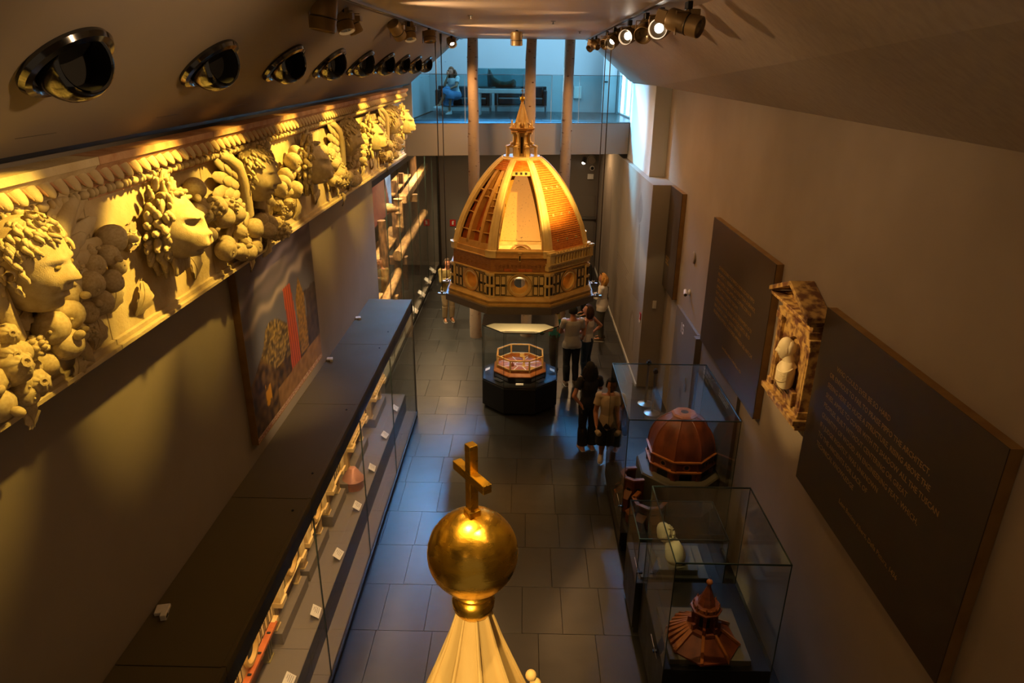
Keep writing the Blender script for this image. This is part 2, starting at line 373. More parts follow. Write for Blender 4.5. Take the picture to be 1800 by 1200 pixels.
# tall window of the balcony room: frame, mullions, bright frosted panes
M['day'] = emit('daylight_pane', (.33, .66, .90), 4.2)
win = struct(MB().box((2.78, 18.1, 5.21), (2.90, 18.2, 7.6)).box((2.78, 21.8, 5.21), (2.90, 21.9, 7.6)).box((2.78, 18.2, 7.5), (2.90, 21.8, 7.6)).box((2.78, 18.2, 5.21), (2.9, 21.8, 5.27)).build('window_1', 'pale'))
for k in range(3):
    y = 18.2 + k*1.2
    MB().box((2.86, y+.02, 5.27), (2.88, y+1.18, 7.5)).build('window_pane', 'day', win)
    if k: MB().box((2.80, y-.03, 5.27), (2.9, y+.03, 7.5)).build('mullion', 'pale', win)
leaf = struct(MB().box((2.30, 21.95, 5.24), (2.72, 22.0, 7.2)).build('door_2', 'pale')); MB().box((2.36, 21.92, 6.1), (2.45, 21.95, 6.14)).build('handle', 'black', leaf)
# ceiling of the balcony room, with an added unseen glowing skylight
sk = struct(MB().box((-3.2, 17.0, 9.0), (-2.4, 22.8, 9.1)).box((2.7, 17.0, 9.0), (3.6, 22.8, 9.1)).box((-2.4, 22.0, 9.0), (2.7, 22.8, 9.1)).box((-2.4, 17.0, 9.0), (2.7, 18.0, 9.1)).build('ceiling_balcony', 'pale'))
s2 = struct(MB().box((-2.4, 18.0, 9.04), (2.7, 22.0, 9.06)).build('added_skylight', M['day']))
struct(MB().box((-3.2, 16.95, 7.2), (3.2, 17.05, 9.1)).build('wall_balcony_front', 'pale'))
# baseboards, the pier's painted pale for a lit line at its foot
struct(MB().box((2.48, 13.57, 0), (2.512, 23.4, .06)).build('baseboard_right', 'pale'))
struct(MB().box((-2.9, 23.385, 0), (2.51, 23.4, .08)).build('baseboard_back', 'walld'))
# dim technical door on the back wall
dr = struct(MB().box((1.25, 23.36, 0), (2.40, 23.4, 2.5)).build('door_1', 'walld'))
MB().box((1.95, 23.28, 1.72), (2.46, 23.34, 1.80)).build('push_bar', 'steel', dr)
# ------------------------------------------------------------ the hanging dome model
DX, DY = -.06, 12.8
C8 = cos(pi/8); T8 = math.tan(pi/8)
PROF = [(3.42,1.205),(3.6,1.168),(3.78,1.115),(3.95,1.048),(4.1,.975),(4.24,.898),(4.4,.798),(4.55,.688),(4.7,.562),(4.82,.445),(4.93,.30)]
def prof(z):
    if z <= PROF[0][0]: return PROF[0][1]
    for (a, p), (b, q) in zip(PROF, PROF[1:]):
        if z <= b: return p + (q-p)*(z-a)/(b-a)
    return PROF[-1][1]
def slope_n(z):      # outward normal (radial, vertical) of the profile
    d = (prof(z+.05) - prof(z-.05))/.1; n = Vector((1, -d)).normalized(); return n.x, n.y
def face_pt(th, z, s, off=0.):      # s in -1..1 across the face
    a = prof(z); nr, nz = slope_n(z); r = a + off*nr; t = s*a*T8
    return Vector((r*cos(th) - t*sin(th), r*sin(th) + t*cos(th), z + off*nz))
def octring(b, pr, cap=True): return b.lathe([(a/C8, z) for a, z in pr], 8, phase=pi/8, cap=cap)
pl = thing('hanging_platform', 'grey octagonal platform hung on steel cables carrying the golden dome model', 'platform', (DX, DY, 2.37))
b = MB(); o8 = octo(1.385); i8 = octo(.86)
for i in range(8):
    j = (i+1) % 8
    for z, flip in ((0, 0), (.125, 1)):
        q = [(*o8[i], z), (*o8[j], z), (*i8[j], z), (*i8[i], z)]; b.add(q, [(0,1,2,3) if not flip else (3,2,1,0)])
    b.add([(*o8[i],0),(*o8[j],0),(*o8[j],.125),(*o8[i],.125)], [(0,1,2,3)]); b.add([(*i8[i],0),(*i8[j],0),(*i8[j],.125),(*i8[i],.125)], [(3,2,1,0)])
b.build('slab', 'plat', pl, weld=True)
b = MB()      # cream underside: flared octagonal rim round a circular well
ring = [(1.05*cos(2*pi*k/48), 1.05*sin(2*pi*k/48)) for k in range(48)]
b.lathe([(1.37/C8, -.004), (.98/C8, -.004)], 8, cap=False, phase=pi/8); b.lathe([(.96, -.004), (.93, .06), (.84, .14)], 48, cap=False); b.lathe([(.99/C8, -.003), (.90/C8, -.003)], 8, cap=False, phase=pi/8)
b.build('underside_rim', 'under', pl)
for sx, xo in ((-1, -1.47), (1, 1.47)):
    for y in (-.42, .40):
        MB().cbox((xo, y, .06), (.17, .07, .035)).cbox((xo, y, .09), (.05, .05, .05)).cbox((xo-sx*.05, y, .09), (.02, .03, .03)).build('clamp', 'steel', pl, bevel=.004)
        MB().tube([(xo, y, .09), (xo - sx*.005, y, zc(DY) - 2.37 - .12)], .009, 8).lathe([(.012, zc(DY)-2.56), (.022, zc(DY)-2.50), (.022, zc(DY+y)-2.39)], 10, T(xo - sx*.005, y, 0)).build('cable', 'cable', pl, smooth=40)

dm = thing('dome_model', 'large golden wooden model of an octagonal brick dome with lantern, hung in the hall', 'model', (DX, DY, 2.495))
ZO = -2.495
def dpart(b, name, m, **k): 
    me = b.mesh(name, k.get('smooth'), k.get('weld', False), k.get('bevel', 0)); me.transform(T(0, 0, ZO)); return link(name, me, m, k.get('parent', dm), label=k.get('label'))
b = octring(MB(), [(1.22,2.496),(1.335,2.496),(1.335,2.53),(1.315,2.54),(1.315,2.575),(1.335,2.582),(1.335,2.60),(1.31,2.62),(1.285,2.65),(1.27,2.655),(1.05,2.66),(1.05,2.496),(1.22,2.496)], False); dpart(b, 'base_moulding', 'creamd')
b = MB()
for k in range(8):
    th = k*pi/4
    for i in range(-15, 16): b.cbox((1.318, i*.032, 2.557), (.012, .014, .02), R(th))
dpart(b, 'base_dentils', 'creamd')['kind'] = 'stuff'
FACES = [k*pi/4 for k in range(8)]      # 6 is the front (-y), 7 front right, 5 front left
def hole_wall(b, hw, z0, z1, cz, r, x0, x1, mx, n=32):     # wall with a round hole, outward +x
    def rect(a):
        c, s = cos(a), sin(a); t = min(hw/abs(c) if abs(c) > 1e-6 else 9, ((z1-cz) if s > 0 else (cz-z0))/abs(s) if abs(s) > 1e-6 else 9)
        return t*c, cz + t*s
    ang = sorted(set([2*pi*i/n for i in range(n)] + [atan2(z1-cz, hw), pi-atan2(z1-cz, hw), -atan2(cz-z0, hw) % (2*pi), (pi+atan2(cz-z0, hw))]))
    for i in range(len(ang)):
        a, c = ang[i], ang[(i+1) % len(ang)]
        p, q = rect(a), rect(c); u, v = (r*cos(a), cz+r*sin(a)), (r*cos(c), cz+r*sin(c))
        for x, f in ((x1, 1), (x0, 0)):
            vs = [(x, *u), (x, *p), (x, *q), (x, *v)]; b.add(vs, [(0,1,2,3) if f else (3,2,1,0)], mx)
        b.add([(x1, *u), (x1, *v), (x0, *v), (x0, *u)], [(0,1,2,3)], mx)
frame_me = None
for k, th in enumerate(FACES):
    b = MB(); hole_wall(b, 1.25*T8, 2.655, 3.07, 2.862, .155, 1.05, 1.25, R(th)); dw = dpart(b, 'drum_wall', 'cream')
    b = MB(); b.lathe([(.21,1.25),(.215,1.262),(.20,1.268),(.185,1.262),(.10,1.10),(.10,1.05)], 36, cap=False)
    dpart(MB().add(b.v, b.f, R(th) @ T(0, 0, 2.862) @ R(pi/2, 'Y')), 'oculus_frame', 'limb' if k in (5, 7) else 'creamd', smooth=35)
    dpart(MB().add(*(lambda q: (q.v, q.f))(MB().lathe([(.205,1.250),(.219,1.250),(.219,1.2585),(.205,1.2585)], 36, cap=False)), R(th) @ T(0, 0, 2.862) @ R(pi/2, 'Y')), 'oculus_ring', 'green')
    def fr(b, y0, y1, z0, z1, t=.012, x=1.25, mx=None):
        for a, c in (((x-.01,y0,z0),(x+.006,y1,z0+t)), ((x-.01,y0,z1-t),(x+.006,y1,z1)), ((x-.01,y0,z0+t),(x+.006,y0+t,z1-t)), ((x-.01,y1-t,z0+t),(x+.006,y1,z1-t))): b.box(a, c, mx)
    if k in (0, 4, 5, 6, 7):
        for sg in (-1, 1):
            for c in (0, 1):
                for rw in (0, 1):
                    y = sg*(.285 + c*.103); z = 2.685 + rw*.185; b = MB(); fr(b, y-.043, y+.043, z, z+.168, .011, mx=R(th)); dpart(b, 'inlay_frame', 'green')
        b = MB(); fr(b, -.455, .455, 2.668, 3.058, .008, mx=R(th)); b.box((1.24, -.232, 2.68), (1.255, -.224, 3.05), R(th)).box((1.24, .224, 2.68), (1.255, .232, 3.05), R(th)).box((1.24, -.45, 2.857), (1.2545, -.232, 2.866), R(th)).box((1.24, .232, 2.857), (1.2545, .45, 2.866), R(th)); dpart(b, 'inlay_line', 'green')
    tc = th + pi/8
    b = MB(); mx = R(tc); rc = 1.25/C8
    b.prism([(rc-.05,-.075),(rc-.004,-.075),(rc+.028,0),(rc-.004,.075),(rc-.05,.075)], 2.655, 3.075, mx)
    b.prism([(rc-.05,-.09),(rc+.01,-.09),(rc+.045,0),(rc+.01,.09),(rc-.05,.09)], 2.60, 2.668, mx); b.prism([(rc-.05,-.09),(rc+.01,-.09),(rc+.045,0),(rc+.01,.09),(rc-.05,.09)], 2.845, 2.875, mx); b.prism([(rc-.05,-.09),(rc+.01,-.09),(rc+.045,0),(rc+.01,.09),(rc-.05,.09)], 3.05, 3.085, mx)
    pp = dpart(b, 'pilaster', 'cream')
    b = MB()
    for sg in (-1, 1):
        m2 = R(tc) @ T(rc+.012, sg*.0375, 0) @ R(sg*radians(23))
        b.cbox((.006, 0, 2.76), (.012, .036, .14), m2).cbox((.006, 0, 2.96), (.012, .036, .14), m2)
    me = b.mesh('inlay'); me.transform(T(0,0,ZO)); link('inlay', me, 'green', pp)
# cornice, unfinished masonry belt, attic
dpart(octring(MB(), [(1.20,3.06),(1.262,3.068),(1.275,3.085),(1.275,3.10),(1.24,3.105),(1.05,3.105)], False), 'drum_cornice', 'creamd')
dpart(octring(MB(), [(1.05,3.10),(1.235,3.10),(1.225,3.35),(1.05,3.35)], False), 'masonry_belt', 'masonry')
dpart(octring(MB(), [(1.05,3.34),(1.245,3.345),(1.25,3.36),(1.232,3.372),(1.225,3.455),(1.06,3.46)], False), 'attic_band', 'limb')
b = MB()
for i in range(13): b.cbox((1.235, -.42+i*.07, 3.205), (.03, .012, .05), R(-pi/2)); b.cbox((1.238, -.42+i*.07, 3.225), (.045, .03, .012), R(-pi/2))
for i in range(9): b.cbox((1.235, -.40+i*.1, 3.20), (.022, .03, .028), R(-3*pi/4))
dpart(b, 'stone_brackets', 'masonry')['kind'] = 'stuff'
for i in range(6): dpart(MB().cbox((1.24, -.34+i*.125, 3.135), (.02, .115, .045), R(-pi/2)), 'stone_course', 'orange' if i in (1, 3, 4) else 'masonry', bevel=.003)
dpart(MB().cbox((1.238, 0, 3.36), (.03, .04, .14), R(-pi/2)).cbox((1.245, 0, 3.44), (.035, .06, .018), R(-pi/2)), 'spout_block', 'creamd'); dpart(MB().cbox((1.252, 0, 3.355), (.012, .022, .085), R(-pi/2)), 'spout_slot', 'blackm')
# arcaded gallery on the front-right face
mg = R(-pi/4)
b = MB(); w2 = .56
b.box((1.20,-w2,3.215),(1.30,w2,3.245),mg).box((1.20,-w2-.01,3.245),(1.325,w2+.01,3.262),mg).box((1.18,-w2,3.13),(1.265,w2,3.215),mg); gb = dpart(b, 'gallery_floor', 'cream')
b = MB().box((1.235,-w2,3.385),(1.30,w2,3.42),mg).box((1.22,-w2-.01,3.42),(1.33,w2+.01,3.44),mg).box((1.23,-w2,3.262),(1.245,w2,3.385),mg); dpart(b, 'gallery_roof', 'cream')
for i in range(13): dpart(MB().cbox((1.29, -.45+i*.075, 3.325), (.026, .024, .13), mg).cbox((1.29, -.45+i*.075, 3.268), (.034, .034, .014), mg).cbox((1.29, -.45+i*.075, 3.38), (.034, .036, .014), mg), 'baluster', 'cream')
b = MB()
for i in range(15): b.cbox((1.31, -.525+i*.075, 3.45), (.02, .035, .03), mg)
dpart(b, 'gallery_parapet', 'cream')['kind'] = 'stuff'
for sg in (-1, 1): dpart(MB().cbox((1.275, sg*.525, 3.33), (.08, .10, .16), mg).cbox((1.285, sg*.525, 3.455), (.10, .12, .03), mg), 'gallery_pier', 'cream')
for i in range(8): dpart(MB().lathe([(.028,0),(.038,0),(.038,.008),(.028,.008)], 14, mg @ T(1.268, -.42+i*.12, 3.168) @ R(pi/2, 'Y'), cap=False), 'carved_roundel', 'cream')
# ribs
def rib_secs(th, z0, z1, sec, n=26, ws=1., off=0.):
    out = []
    for i in range(n+1):
        z = z0 + (z1-z0)*i/n; nr, nz = slope_n(z); rc = prof(z)/C8; f = ws*(1 - .35*(z-3.42)/1.5); loop = []
        for t, r in sec:
            t *= f; rr = rc + (r+off)*nr - abs(t)*T8*.9; loop.append((rr*cos(th) - t*sin(th), rr*sin(th) + t*cos(th), z + (r+off)*nz))
        out.append(loop)
    return out
RS = [(-.088,-.03),(-.088,.020),(-.058,.024),(-.052,.034),(-.012,.040),(-.006,.034),(.006,.034),(.012,.040),(.052,.034),(.058,.024),(.088,.020),(.088,-.03)]
for k in range(8):
    th = pi/8 + k*pi/4
    b = MB().sweep(rib_secs(th, 3.44, 4.90, RS)); rb = dpart(b, 'marble_rib', 'cream', smooth=30)
    b = MB().prism([(1.29,-.10),(1.345,-.10),(1.37,0),(1.345,.10),(1.29,.10)], 3.36, 3.47, R(th)); b.prism([(1.29,-.105),(1.355,-.105),(1.385,0),(1.355,.105),(1.29,.105)], 3.46, 3.485, R(th)); me = b.mesh('rib_foot'); me.transform(T(0,0,ZO)); link('rib_foot', me, 'cream', rb)
# tiled faces in stepped courses
def tiles(th, z0, z1, rows):
    b = MB()
    def hs(z): return 1 - .078*(1 - .35*(z-3.42)/1.5)/(prof(z)*T8)
    for i in range(rows):
        a, c = z0 + (z1-z0)*i/rows, z0 + (z1-z0)*(i+1)/rows; s, q = hs(a), hs(c)
        p = [face_pt(th, a, -s, .015), face_pt(th, a, s, .015), face_pt(th, c, q, .001), face_pt(th, c, -q, .001), face_pt(th, a, -s, -.02), face_pt(th, a, s, -.02)]
        b.add(p, [(0,1,2,3), (4,5,1,0)])
    return b
for k, th in enumerate(FACES):
    if k not in (5, 6): dpart(tiles(th, 3.455, 4.90, 42), 'tiled_shell', 'tile')
    else: dpart(tiles(th, 4.735, 4.90, 8), 'tiled_shell', 'tile')
    if k in (0, 4, 7):
        for z, n in ((3.62, .5), (4.03, .5), (4.46, .46)):
            for s in (-n, 0, n):
                p = face_pt(th, z, s, .012); nr, nz = slope_n(z); mx = T(*p) @ R(th) @ R(-atan2(nz, nr), 'Y')
                f = dpart(MB().cbox((0,0,0), (.012,.036,.042), mx), 'eye_frame', 'cream'); me = MB().cbox((.004,0,0), (.008,.016,.02), mx).mesh('eye_hole'); me.transform(T(0,0,ZO)); link('eye_hole', me, 'blackm', f)
# inner shell (seen through the open front): drum wall, mouldings, mottled vault
def iv(z): return prof(3.42 + (z-3.13)*.925) - .21
for k, th in enumerate(FACES):
    if k == 6: continue
    b = MB(); b.grid(lambda u, v: (lambda z, a: (a*cos(th) - (2*v-1)*a*T8*sin(th), a*sin(th) + (2*v-1)*a*T8*cos(th), z))(3.13+u*1.52, iv(3.13+u*1.52)), 16, 2); dpart(b, 'vault_web', 'parch', smooth=60)
    b = MB(); b.box((1.0, -1.0*T8-.02, 3.06), (1.05, 1.0*T8+.02, 3.10), R(th)); b.box((.985, -1.0*T8, 3.10), (1.05, 1.0*T8, 3.13), R(th)); dpart(b, 'vault_cornice', 'creamd')
m2 = R(pi/2)
b = MB()
for i in range(14):
    a, c = pi*i/14, pi*(i+1)/14
    for r0, r1, x in ((.235, .265, 1.036), (.185, .20, 1.03)): b.add([(x, r0*cos(a), 2.79+r0*sin(a)), (x, r1*cos(a), 2.79+r1*sin(a)), (x, r1*cos(c), 2.79+r1*sin(c)), (x, r0*cos(c), 2.79+r0*sin(c))], [(0,1,2,3)], m2)
dpart(b, 'interior_arch', 'masonry')
# reveal of the opening: radial side walls and the lintel with three square holes
for sg in (-1, 1):
    b = MB()
    for i in range(20):
        za, zb = 3.46 + 1.26*i/20, 3.46 + 1.26*(i+1)/20; pts = []
        for z in (za, zb):
            hw = prof(z)*T8 - .105*(1 - .35*(z-3.42)/1.5); pts += [(prof(z)+.004, sg*hw, z), (prof(z)-.23, sg*hw*.96, z)]
        b.add([pts[0], pts[1], pts[3], pts[2]], [(0,1,2,3)], R(-pi/2))
    dpart(b, 'opening_side', 'creamd')
    for z in (3.72, 4.2): dpart(MB().cbox((prof(z)-.06, sg*(prof(z)*T8-.112), z), (.03, .006, .05), R(-pi/2)), 'side_slot', 'blackm')
b = MB(); b.box((.36, -.20, 4.66), (.545, .20, 4.735), R(-pi/2)); lt = dpart(b, 'opening_lintel', 'limb')
for i in (-1, 0, 1): dpart(MB().cbox((.545, i*.085, 4.70), (.012, .042, .042), R(-pi/2)), 'lintel_hole', 'blackm')
dpart(MB().box((1.06, -.40, 3.44), (1.24, .40, 3.47), R(-pi/2)), 'opening_sill', 'creamd')
# exposed framing of the front-left face
th = FACES[5]
b = MB(); b.grid(lambda u, v: face_pt(th, 3.46+u*1.28, (2*v-1)*.95, -.12), 20, 2); dpart(b, 'inner_shell', 'orange', smooth=50)
dpart(MB().sweep([[face_pt(th, z, -.95, .0), face_pt(th, z, .95, .0), face_pt(th, z, .95, -.12), face_pt(th, z, -.95, -.12)] for z in (3.455, 3.56)]), 'framing_sill', 'limb')
for s in (-.33, .33):
    secs = []
    for i in range(25):
        z = 3.5 + 1.235*i/24; wd = .035/(prof(z)*T8); secs.append([face_pt(th, z, s-wd, .0), face_pt(th, z, s+wd, .0), face_pt(th, z, s+wd, -.13), face_pt(th, z, s-wd, -.13)])
    dpart(MB().sweep(secs), 'framing_rib', 'limb')
for j, s in enumerate((-.66, 0, .66)):
    for z in [3.72, 3.93, 4.05, 4.16, 4.27, 4.38, 4.49, 4.60] if j == 2 else ([3.72, 4.02, 4.2, 4.4] if j == 0 else [3.72, 4.3, 4.42]):
        hw = .21*min(1, prof(z)); b = MB().sweep([[face_pt(th, z+a, s-hw/ .9, o) for a, o in ((0,-.01),(.016,-.01),(.016,-.12),(0,-.12))], [face_pt(th, z+a+.012, s, o) for a, o in ((0,-.01),(.016,-.01),(.016,-.12),(0,-.12))], [face_pt(th, z+a, s+hw/.9, o) for a, o in ((0,-.01),(.016,-.01),(.016,-.12),(0,-.12))]]); dpart(b, 'arch_bracket', 'limb')
        if z in (3.72, 4.3, 4.16, 4.38): dpart(MB().sweep([[face_pt(th, z+a, s+q, -.116) for q in (-.06, .06)] + [face_pt(th, z+a, s+q, -.13) for q in (.06, -.06)] for a in (.03, .10)]), 'dark_slot', 'blackm')
# lantern on the dome
L = MB(); octring(L, [(.27,4.885),(.36,4.89),(.365,4.915),(.335,4.93),(.33,4.95),(.02,4.955)]); dpart(L, 'oculus_platform', 'cream')
b = octring(MB(), [(.115,4.95),(.125,5.0),(.115,5.36),(.10,5.38)]); co = dpart(b, 'lantern_core', 'creamd')
for k in range(8):
    th = pi/8 + k*pi/4
    b = MB(); b.box((.10,-.022,4.95),(.165,.022,5.36),R(th)).box((.16,-.03,5.17),(.185,.03,5.19),R(th)).box((.12,-.03,5.33),(.20,.03,5.365),R(th))
    b.box((.255,-.028,4.95),(.295,.028,5.115),R(th)).box((.245,-.034,5.108),(.302,.034,5.128),R(th)).box((.15,-.02,5.10),(.27,.02,5.118),R(th))
    pts = [(.165,5.24),(.18,5.185),(.215,5.15),(.26,5.14),(.29,5.128)]
    b.sweep([[Vector((x, s*.024, z+d)) for s, d in ((-1,0),(1,0),(1,-.028),(-1,-.028))] for x, z in pts], mx=R(th)); b.lathe([(.026,-.026),(.026,.026)], 14, R(th) @ T(.195, 0, 5.165) @ R(pi/2,'X'))
    dpart(b, 'buttress', 'cream')
    t0 = k*pi/4; dpart(MB().box((.118,-.016,5.0),(.132,.016,5.27),R(t0)).lathe([(.016,.118),(.016,.132)], 14, R(t0) @ T(0,0,5.27) @ R(pi/2,'Y')), 'tall_window', 'blackm' if k % 2 == 0 else 'goldp')
    b = MB().lathe([(.020,5.44),(.026,5.445),(.018,5.47),(.022,5.50),(.012,5.52),(.016,5.545),(.003,5.57)], 10, R(th) @ T(.195,0,0)); b.box((.16,-.03,5.43),(.225,.03,5.455),R(th)); b.sweep([[Vector((.05+.14*cos(a), s*.018, 5.44+.075*sin(a)+d)) for s, d in ((-1,0),(1,0),(1,.02),(-1,.02))] for a in (0, .35, .7, 1.05, 1.4)], mx=R(th)); dpart(b, 'pinnacle', 'cream', smooth=40)
dpart(octring(MB(), [(.12,5.355),(.19,5.36),(.20,5.375),(.19,5.39),(.225,5.42),(.23,5.435),(.10,5.445)]), 'entablature', 'limb')
def flute(b, z0, z1, r0, r1, n=16, d=.12, mx=None):
    secs = []
    for i in range(9):
        f = i/8; r = r0 + (r1-r0)*f; secs.append([(r*(1 - d*(j % 2))*cos(pi*j/n), r*(1 - d*(j % 2))*sin(pi*j/n), z0+(z1-z0)*f) for j in range(2*n)])
    return b.sweep(secs, mx=mx)
dpart(flute(MB(), 5.44, 5.865, .150, .022, 8, .16), 'spire_cone', 'creamd')
dpart(MB().lathe([(.012,5.855),(.028,5.865),(.022,5.875),(.014,5.882)], 16), 'spire_collar', 'gold', smooth=50)
dpart(MB().sphere((0,0,5.925), .047, 24, 16), 'spire_ball', 'gold', smooth=80)
dpart(MB().cbox((0,0,6.03),(.011,.011,.13)).cbox((0,0,6.055),(.05,.011,.011)), 'spire_cross', 'goldp')

# ------------------------------------------------------------ gilded ball and cross of the big lantern model, near the camera
lm = thing('lantern_spire_model', 'big cream lantern model with fluted cone, gilded ball and tall gold cross nearest the camera', 'model', (-.225, 2.727, 0))
MB().sphere((0,0,4.167), .2226, 64, 40).build('gilded_ball', 'gold', lm, smooth=80)
MB().lathe([(.060,3.795),(.088,3.81),(.104,3.84),(.108,3.88),(.096,3.90),(.085,3.91),(.100,3.925),(.102,3.94),(.085,3.96),(.08,3.99)], 40).build('collar', 'gold', lm, smooth=40)
cr = MB().cbox((0,0,4.585),(.045,.045,.37)).build('cross_shaft', 'gold', lm, rot=(0,0,radians(36)), bevel=.002)
MB().cbox((0,0,4.60),(.272,.0455,.0455)).build('cross_arm', 'gold', lm, rot=(0,0,radians(-54)), bevel=.002)
MB().cbox((0,0,4.40),(.062,.062,.04)).build('cross_foot', 'gold', lm, rot=(0,0,radians(36)), bevel=.003)
for k in range(8):      # folded panels of the cone
    a0, a1 = k*pi/4 + radians(14), (k+1)*pi/4 + radians(14); b = MB(); secs = []
    for z, r in ((3.85,.075),(3.6,.142),(3.3,.248),(3.0,.36),(2.72,.45)):
        loop = []
        for i in range(7):
            f = i/6; a = a0 + (a1-a0)*f; rr = r*(1 - .16*sin(pi*f) + .035*cos(4*pi*f)); loop.append((rr*cos(a), rr*sin(a), z))
        secs.append(loop)
    b.sweep(secs, closed=False); b.build('cone_fold', 'lantern', lm, smooth=50)
    b = MB(); b.tube([(r*1.0*cos(a0), r*sin(a0), z) for z, r in ((3.83,.078),(3.6,.145),(3.3,.251),(3.0,.363),(2.72,.453))], [.006,.010,.014,.017,.02], 6); b.build('cone_rib', 'lantern', lm, smooth=50)
MB().lathe([(.50/C8,2.5),(.60/C8,2.56),(.60/C8,2.66),(.50/C8,2.72),(.40/C8,2.74)], 8, phase=pi/8).build('cornice', 'lantern', lm)
for k in range(8):
    a = k*pi/4 + radians(14) + pi/8; px, py = .345*cos(a), .345*sin(a)
    g = MB().lathe([(.03,2.7),(.055,2.75),(.03,2.80),(.05,2.86),(.025,2.93),(.02,2.96)], 12).build('pinnacle', 'lantern', lm, loc=(.56*cos(a), .56*sin(a), -.22), smooth=40)
for z, r, x, y in ((3.375,.030,.300,.10),(3.315,.032,.325,.10)): MB().sphere((0,0,0), r, 16, 10).build('finial_ball', 'lantern', lm, loc=(x, y-.1, z), smooth=80)
MB().lathe([(.34,.35),(.34,2.5)], 8, phase=pi/8).build('lantern_body', 'lantern', lm)
for k in range(8):
    a = k*pi/4 + pi/8 + radians(14); MB().box((.30,-.06,.35),(.62,.06,1.6)).box((.30,-.05,1.6),(.44,.05,2.5)).build('buttress', 'lantern', lm, rot=(0,0,a))
    MB().box((.315,-.07,.6),(.345,.07,2.1)).build('window_slot', 'blackm', lm, rot=(0,0,a+pi/8))
MB().lathe([(.85/C8,0),(.85/C8,.33),(.75/C8,.35)], 8, phase=pi/8).build('base', 'lantern', lm)
# ------------------------------------------------------------ sculpted heads (front = +X, half height = 1)
def head(kind='human', nu=72, nv=56, soft=1.):
    vs = []
    def g(y, z, y0, z0, sy, sz): return exp(-((y-y0)/sy)**2 - ((z-z0)/sz)**2)
    for i in range(nv+1):
        ph = pi*i/nv
        for j in range(nu):
            th = 2*pi*j/nu; d = Vector((sin(ph)*cos(th), sin(ph)*sin(th), cos(ph)))
            if kind == 'lion':
                p = Vector((d.x*.78, d.y*.82, d.z*.92)); y, z = p.y, p.z; ay = abs(y)
                if d.x > -.1:
                    f = min(1, (d.x+.1)*3); m = 1/(1 + (abs(y)/.44)**6 + (abs(z+.30)/.34)**6)
                    p.x += f*(.24*g(y,z,0,.14,.20,.36) - .16*g(ay,z,.36,.20,.15,.10) + .10*g(ay,z,.36,.19,.09,.06) + .22*g(ay,z,.32,.37,.20,.08) + .08*g(ay,z,.55,-.15,.2,.3))
                    p.x += f*m*max(0, 1.10 - .5*y*y - p.x)
                    p.x += f*(.10*g(y,z,0,-.08,.16,.08) - .46*g(y,z,0,-.52,.30,.055) - .12*g(y,z,0,-.32,.025,.12) + .07*g(ay,z,.19,-.32,.13,.12) - .08*g(ay,z,.11,-.12,.04,.04) + .16*g(y,z,0,-.70,.22,.09))
            else:
                jaw = 1 - .24*max(0, -d.z)**1.5
                p = Vector((d.x*.86, d.y*.74*jaw, d.z)); y, z = p.y, p.z; ay = abs(y)
                if d.x > -.05:
                    f = min(1, (d.x+.05)*4); nz = max(0, min(1, (.22-z)/.42)) if z > -.2 else exp(-((z+.2)/.06)**2)
                    p.x += f*soft*(.27*nz*exp(-(y/(.10+.07*nz))**2) - .11*g(ay,z,.27,.10,.16,.10) + .08*g(ay,z,.27,.08,.115,.065) - .05*g(ay,z,.27,.08,.14,.012) + .08*g(ay,z,.27,.24,.2,.06)
                        + .07*g(ay,z,.36,-.26,.18,.18) + .09*g(y,z,0,-.42,.19,.05) - .13*g(y,z,0,-.495,.2,.028) + .09*g(y,z,0,-.57,.15,.05) - .05*g(y,z,0,-.68,.2,.06) + .13*g(y,z,0,-.84,.2,.14) + .05*g(ay,z,.13,-.2,.05,.05))
            vs.append(p)
    fs = [(i*nu+j, (i+1)*nu+j, (i+1)*nu+(j+1) % nu, i*nu+(j+1) % nu) for i in range(nv) for j in range(nu)]
    b = MB().add(vs, fs)
    if kind == 'lion':
        for s in (-1, 1): b.sphere((.05, s*.72, .62), (.12,.16,.22), 12, 8, None, lambda d: 1 - .35*max(0, d.x))
    else:
        for s in (-1, 1):
            b.sphere((-.08, s*.70, -.02), (.16,.09,.26), 12, 10, None, lambda d: 1 - .3*max(0, d.y*s)*(1 if abs(d.z) < .7 else 0))
    return b
def tuft(b, p0, d0, L, r, mx=None, curl=.4, n=6):
    p = Vector(p0); d = Vector(d0).normalized(); up = Vector((1, 0, 0)); pts = [p.copy()]; rs = [r*.55]
    for i in range(n):
        d = (d + Vector((curl*.3*sin(i*1.1), curl*.5*cos(i*1.3)*(1 if p0[1] > 0 else -1), -.12*curl))).normalized(); p = p + d*L/n; pts.append(p.copy()); rs.append(r*(1 - .75*(i/n)**1.5))
    b.tube(pts, rs, 7, mx)
def wparts(parent):
    off = Matrix.Translation(-Vector(parent.location))
    def f(b, name, m, smooth=40, par=None, **k):
        me = b.mesh(name, smooth, **k); me.transform(off); return link(name, me, m, par or parent)
    return f
